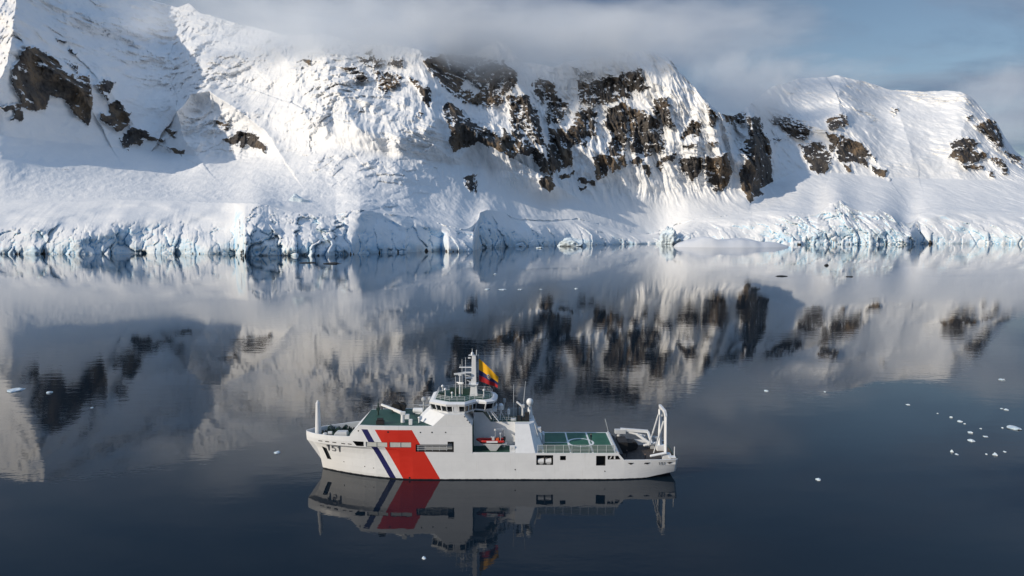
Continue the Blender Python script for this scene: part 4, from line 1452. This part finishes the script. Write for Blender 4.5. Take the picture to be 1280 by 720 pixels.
# ---- flag
def flag_mat():
    m, n = new_mat("yellow_blue_red_bunting")
    at_ = n.add('ShaderNodeAttribute', attribute_name='drop').outputs['Fac']
    fl_ = n.add('ShaderNodeAttribute', attribute_name='fly').outputs['Fac']
    c = n.mix(n.math('GREATER_THAN', at_, 0.5), (0.80, 0.42, 0.01), (0.010, 0.015, 0.10))
    c = n.mix(n.math('GREATER_THAN', at_, 0.74), c, (0.36, 0.010, 0.016))
    dx, dy = n.math('MULTIPLY', n.math('SUBTRACT', fl_, 0.52), 1.45), n.math('SUBTRACT', at_, 0.53)
    r = n.math('SQRT', n.math('ADD', n.math('MULTIPLY', dx, dx), n.math('MULTIPLY', dy, dy)))
    c = n.mix(n.math('LESS_THAN', r, 0.135), c, (0.55, 0.50, 0.45))
    c = n.mix(n.math('LESS_THAN', r, 0.105), c, (0.10, 0.12, 0.22))
    c = n.mix(n.math('LESS_THAN', r, 0.055), c, (0.45, 0.33, 0.12))
    finish(n, Base_Color=c, Roughness=0.8)
    return m


nu_, nv_ = 40, 30
P_ = np.zeros((nv_, nu_, 3))
for j in range(nv_):
    for i in range(nu_):
        s_, d_ = i / (nu_ - 1), j / (nv_ - 1)
        x = 4.6 * s_ - 0.25 * d_ * s_
        ztop = -0.80 * 4.6 * s_ * (1 + 0.22 * s_)
        z = ztop - 5.2 * d_ * (1 - 0.52 * s_ ** 1.2)
        y = 0.30 * math.sin(7.5 * s_ + 1.6 * d_) * (0.25 + s_) + 0.12 * math.sin(13 * s_ - 3 * d_)
        P_[j, i] = (x, y, z)
dropa = np.repeat(np.linspace(0, 1, nv_)[:, None], nu_, 1)
flya = np.repeat(np.linspace(0, 1, nu_)[None], nv_, 0)
flag = grid_mesh("flag", P_, {'drop': dropa, 'fly': flya}, flag_mat())
flag.location = (SX - 3.25, SY + 0.2, 26.2)
tag(flag, "large yellow, blue and red flag hanging from the ship's main mast", "flag")
b = MB()
b.tube((-0.02, 0, 0.9), (-0.02, 0, -6.2), .03, seg=6)
b.tube((-0.6, 0, 0.75), (0.05, 0, 0.9), .05, seg=6)
b.build("halyard", M_PALE, flag)


# ---- crew on deck
def person(loc, rz, label, cloth, stride=0.0):
    mk = bpy.data.meshes.new("person")
    J = [(0, 0, .95), (0, 0, 1.15), (0, .01, 1.40), (0, 0, 1.52), (0, -.02, 1.63), (0, -.02, 1.74),
         (.10, 0, .90), (.12, -.03 - stride, .50), (.12, stride * .6, .08), (.12, -.12, .04),
         (-.10, 0, .90), (-.12, -.02 + stride, .50), (-.12, .02 + stride * 1.5, .08), (-.12, -.12 + stride, .04),
         (.19, 0, 1.38), (.25, .02, 1.12), (.22, -.12, .90), (-.19, 0, 1.38), (-.25, .02, 1.12), (-.20, -.16, .92)]
    E_ = [(0, 1), (1, 2), (2, 3), (3, 4), (4, 5), (0, 6), (6, 7), (7, 8), (8, 9), (0, 10), (10, 11), (11, 12), (12, 13), (2, 14), (14, 15), (15, 16), (2, 17), (17, 18), (18, 19)]
    rad = [.16, .15, .17, .06, .10, .075, .10, .07, .05, .045, .10, .07, .05, .045, .075, .055, .04, .075, .055, .04]
    mk.from_pydata(J, E_, [])
    o = bpy.data.objects.new("person", mk)
    COL.objects.link(o)
    sk = o.modifiers.new("skin", 'SKIN')
    for i, r_ in enumerate(rad):
        mk.skin_vertices[0].data[i].radius = (r_, r_)
    mk.skin_vertices[0].data[0].use_root = True
    o.modifiers.new("sub", 'SUBSURF').levels = 2
    dgr = bpy.context.evaluated_depsgraph_get()
    me = bpy.data.meshes.new_from_object(o.evaluated_get(dgr))
    o.modifiers.clear()
    o.data = me
    me.materials.clear()
    for m in (cloth, M_SKIN, M_DARK):
        me.materials.append(m)
    for p in me.polygons:
        z, y = p.center.z, p.center.y
        p.use_smooth = True
        p.material_index = (2 if z > 1.70 or (y > 0.03 and z > 1.6) else 1) if z > 1.5 else (2 if z < .13 else 0)
    o.location = loc
    o.rotation_euler = (0, 0, rz)
    tag(o, label, "person")
    return o


M_SKIN = paint("skin", (0.45, 0.28, 0.20), 0.6)
M_NAVY = paint("dark_navy_overalls", (0.014, 0.017, 0.03), 0.8)
person((SX + 23.2, SY + 0.9, 6.34), 0.6, "person in dark clothes standing on the green helicopter deck", M_NAVY)
person((SX + 31.3, SY - 1.6, 3.32), 2.0, "person in dark overalls walking beside the black winch on the aft deck", M_NAVY, 0.12)
person((SX + 35.0, SY - 4.6, 3.32), 4.1, "person in dark overalls standing alone near the rail of the aft deck", M_NAVY)

# ------------------------------------------------------------------ floating ice
def ice_mat():
    m, n = new_mat("floating_ice")
    tco = n.add('ShaderNodeTexCoord').outputs['Object']
    a_ = n.noise(tco, 0.9, 5.0, 0.6)
    c = n.mix(n.ramp(a_, 0.3, 0.7), (0.50, 0.66, 0.76), (0.82, 0.85, 0.87))
    finish(n, Base_Color=c, Roughness=0.45)
    return m


M_ICE = ice_mat()
rng = random.Random(5)


def floe(u_, v_, wpx, hpx, label, seed, name="ice_floe", group="loose ice pieces on the water", depth=1.2, mat=None, sub=3, cat="ice"):
    """a lump of drifting ice: u, v where it floats, its width and height, lumpy and partly under water"""
    x, y = at_height(u_, v_)
    x, y = float(x), float(y)
    k = math.hypot(y, CAM_H) / FPX
    hw, hh = wpx * k * 0.5, hpx * k
    bm = bmesh.new()
    bmesh.ops.create_icosphere(bm, subdivisions=sub, radius=1.0)
    co = np.array([v.co[:] for v in bm.verts])
    d = 1 + 0.55 * fbm(co[:, 0] * 1.3 + seed * 7.7, co[:, 1] * 1.3, co[:, 2] * 1.3, 4, gain=0.6, seed=seed)
    d2 = 1 + 0.5 * fbm(co[:, 0] * 1.1 + seed * 3.1, co[:, 1] * 1.1, 0 * d + 2.2, 3, seed=seed + 5)
    for v, c, q, q2 in zip(bm.verts, co, d, d2):
        v.co = Vector((c[0] * hw * q, c[1] * hw * depth * q, (c[2] * q * q2 + 0.12) * hh * (0.9 if c[2] > 0 else 0.5)))
    me = bpy.data.meshes.new(name)
    bm.to_mesh(me)
    bm.free()
    me.materials.append(mat or M_ICE)
    o = bpy.data.objects.new(name, me)
    COL.objects.link(o)
    o.location = (x, y, 0)
    tag(o, label, cat, group)
    return o


FLOES = [
    (19, 488, 22, 3.6, "long blue white floe at the far left edge of the water"),
    (62, 491, 8, 3.0, "small white ice lump in the dark rock reflection at left"),
    (115, 510, 4, 2.0, "tiny ice speck below the dark rock reflection at left"),
    (346, 566, 9, 2.2, "flat sliver of ice on the water left of the ship's bow"),
    (530, 698, 6, 3.0, "white ice lump in front of the ship's reflected bridge"),
    (1023, 600, 7, 3.6, "white ice lump alone on dark water right of the stern"),
    (958, 489, 6, 2.6, "small ice lump under the reflected snow, right of the ship"),
    (1031, 490, 3, 1.5, "ice speck just right of the reflected snow edge"),
    (1135, 506, 5, 1.6, "faint flat ice piece leading the drifting line of ice"),
    (1172, 517, 2.5, 1.4, "dim ice speck in the drifting line, second from its far end"),
    (1189, 522, 4, 2.4, "round ice piece in the middle of the drifting line"),
    (1200, 527, 7, 2.4, "slanted ice sliver beside the round piece in the line"),
    (1206, 530, 3, 1.8, "ice crumb just below the slanted sliver"),
    (1213, 541, 7, 2.8, "forked ice piece above the flat white floe at right"),
    (1226, 536, 3, 1.6, "ice speck right of the forked piece"),
    (1232, 546, 6, 1.8, "thin ice sliver right of the flat white floe"),
    (1214, 551, 9, 3.0, "flat white floe in the middle of the ice cluster"),
    (1190, 565, 4, 4.0, "upright ice lump at the lower left of the ice cluster"),
    (1196, 568, 5, 1.6, "low ice piece touching the upright lump"),
    (1233, 568, 3, 1.8, "small ice speck at the bottom of the ice cluster"),
    (1244, 569, 6, 3.6, "double topped ice lump at the bottom of the cluster"),
    (1256, 565, 4, 1.8, "ice speck at the lower right of the cluster"),
    (1252, 475, 8, 2.6, "ice floe highest up at the right edge of the water"),
    (1252, 511, 4, 1.4, "faint ice speck next to a brighter floe at the right edge"),
    (1258, 512.5, 6, 2.2, "bright small floe between the highest and the largest at right"),
    (1268, 535.5, 16, 3.6, "largest bar shaped white floe at the right edge"),
    (1253, 535, 3, 1.6, "ice speck left of the largest bar shaped floe"),
    (609, 362, 8, 2.2, "white floe on the far water above the ship, left of two more"),
    (628, 362, 12, 1.4, "flat strip of ice on the far water, middle of three"),
    (650, 362, 8, 1.4, "thin ice strip on the far water, right of three"),
    (676, 362, 5, 1.4, "far ice speck beside the reflected dark cliff"),
    (720, 361, 5, 1.6, "far ice speck in the reflected ribbed rock face"),
    (619, 343, 5, 1.8, "far ice speck below the blue ice front"),
    (675, 310.2, 12, 2.8, "low white ice piece floating close to the blue ice front"),
]
for k, (u_, v_, w_, h_, lab) in enumerate(FLOES):
    floe(u_, v_, w_ * 0.78, h_ * 0.58, lab, k + 3)
floe(715, 307.8, 34, 9.0, "humped white berg piece in front of the shaded ice front", 77, "iceberg_lump", None, depth=0.7, sub=4, cat="iceberg")
floe(838, 305, 26, 17, "jagged white ice pinnacle at the bright edge of the ice front", 91, "ice_pinnacle", None, depth=1.1, sub=5, cat="iceberg")

# long low slab lying before the ice front
def slab():
    x0, y0 = (float(t) for t in at_height(921, 309.3))
    n_ = 70
    k = math.hypot(y0, CAM_H) / FPX
    hw = 72 * k
    bm = bmesh.new()
    rows = []
    for j in range(9):
        row = []
        for i in range(n_):
            s_ = -1 + 2 * i / (n_ - 1)
            prof = max(0.0, 1 - abs(s_) ** 3.2) ** 0.6
            skew = 1.0 - 0.35 * s_
            yy = (j / 8 - 0.5) * 2
            edge = max(0.0, 1 - abs(yy) ** 4) ** 0.5
            h = 11.5 * k * prof * skew * edge * (0.9 + 0.12 * math.sin(9 * s_) + 0.3 * float(perlin(np.array([s_ * 6]), np.array([yy * 2]), np.array([0.4]), 7)[0]))
            row.append(bm.verts.new((s_ * hw, yy * hw * 0.35 * (1 - 0.6 * s_ * s_), h - 0.6)))
        rows.append(row)
    for a_, b_ in zip(rows[:-1], rows[1:]):
        for i in range(n_ - 1):
            bm.faces.new((a_[i], a_[i + 1], b_[i + 1], b_[i])).smooth = True
    me = bpy.data.meshes.new("ice_slab")
    bm.to_mesh(me)
    bm.free()
    m, n = new_mat("old_grey_ice")
    tco = n.add('ShaderNodeTexCoord').outputs['Object']
    finish(n, Base_Color=n.mix(n.noise(tco, 0.03, 5.0, 0.6), (0.62, 0.66, 0.72), (0.76, 0.78, 0.82)), Roughness=0.6)
    me.materials.append(m)
    o = bpy.data.objects.new("ice_slab", me)
    COL.objects.link(o)
    o.location = (x0, y0 + hw * 0.33, 0)
    tag(o, "long low grey ice slab lying before the bright ice front", "iceberg")


slab()
# a lone snow pinnacle on the apron
ci = int(np.argmin(np.abs(U1 - 373)))
ri = int(np.argmin(np.abs(V[:, ci] - 252)))
pp = top[ri, ci]
k = float(pp[1]) / FPX
bm = bmesh.new()
bmesh.ops.create_icosphere(bm, subdivisions=4, radius=1.0)
for v in bm.verts:
    c = v.co.copy()
    q = 1 + 0.35 * float(fbm(np.array([c.x * 1.6]), np.array([c.y * 1.6]), np.array([c.z * 1.6]), 3, seed=15)[0])
    h = max(0.0, 1 - abs(c.x + 0.35) * (0.75 if c.x > -0.35 else 2.2)) * (1 - 0.5 * c.y * c.y)
    v.co = Vector((c.x * 13 * k * q, c.y * 7 * k * q, (h * 8.5 * k * q if c.z > -0.1 else -6 * k)))
me = bpy.data.meshes.new("snow_pinnacle")
bm.to_mesh(me)
bm.free()
me.materials.append(M_ICE)
o = bpy.data.objects.new("snow_pinnacle", me)
COL.objects.link(o)
o.location = [float(t) for t in pp]
tag(o, "small pointed snow block standing alone on the snow above the left ice front", "ice")
M_WET = paint("wet_dark_rock", (0.035, 0.035, 0.035), 0.5)
for k, (u_, v_, w_, h_, lab) in enumerate([
    (384, 328.6, 18, 1.2, "low dark rock on the water before the left ice front, left of two"),
    (415, 329.6, 22, 1.4, "low dark rock on the water before the left ice front, right of two"),
    (977, 345.4, 14, 1.2, "flat dark fleck on the far water left of the grey slab's reflection"),
    (1033, 332.0, 6, 1.8, "small dark rock on the water before the bright ice front"),
    (1062, 346.0, 8, 1.0, "faint dark fleck on the far water below the jagged ice front"),
]):
    floe(u_, v_, w_, h_, lab, 40 + k, "wet_rock", "dark rocks awash off the ice front", 0.6, M_WET, 3, "rock")
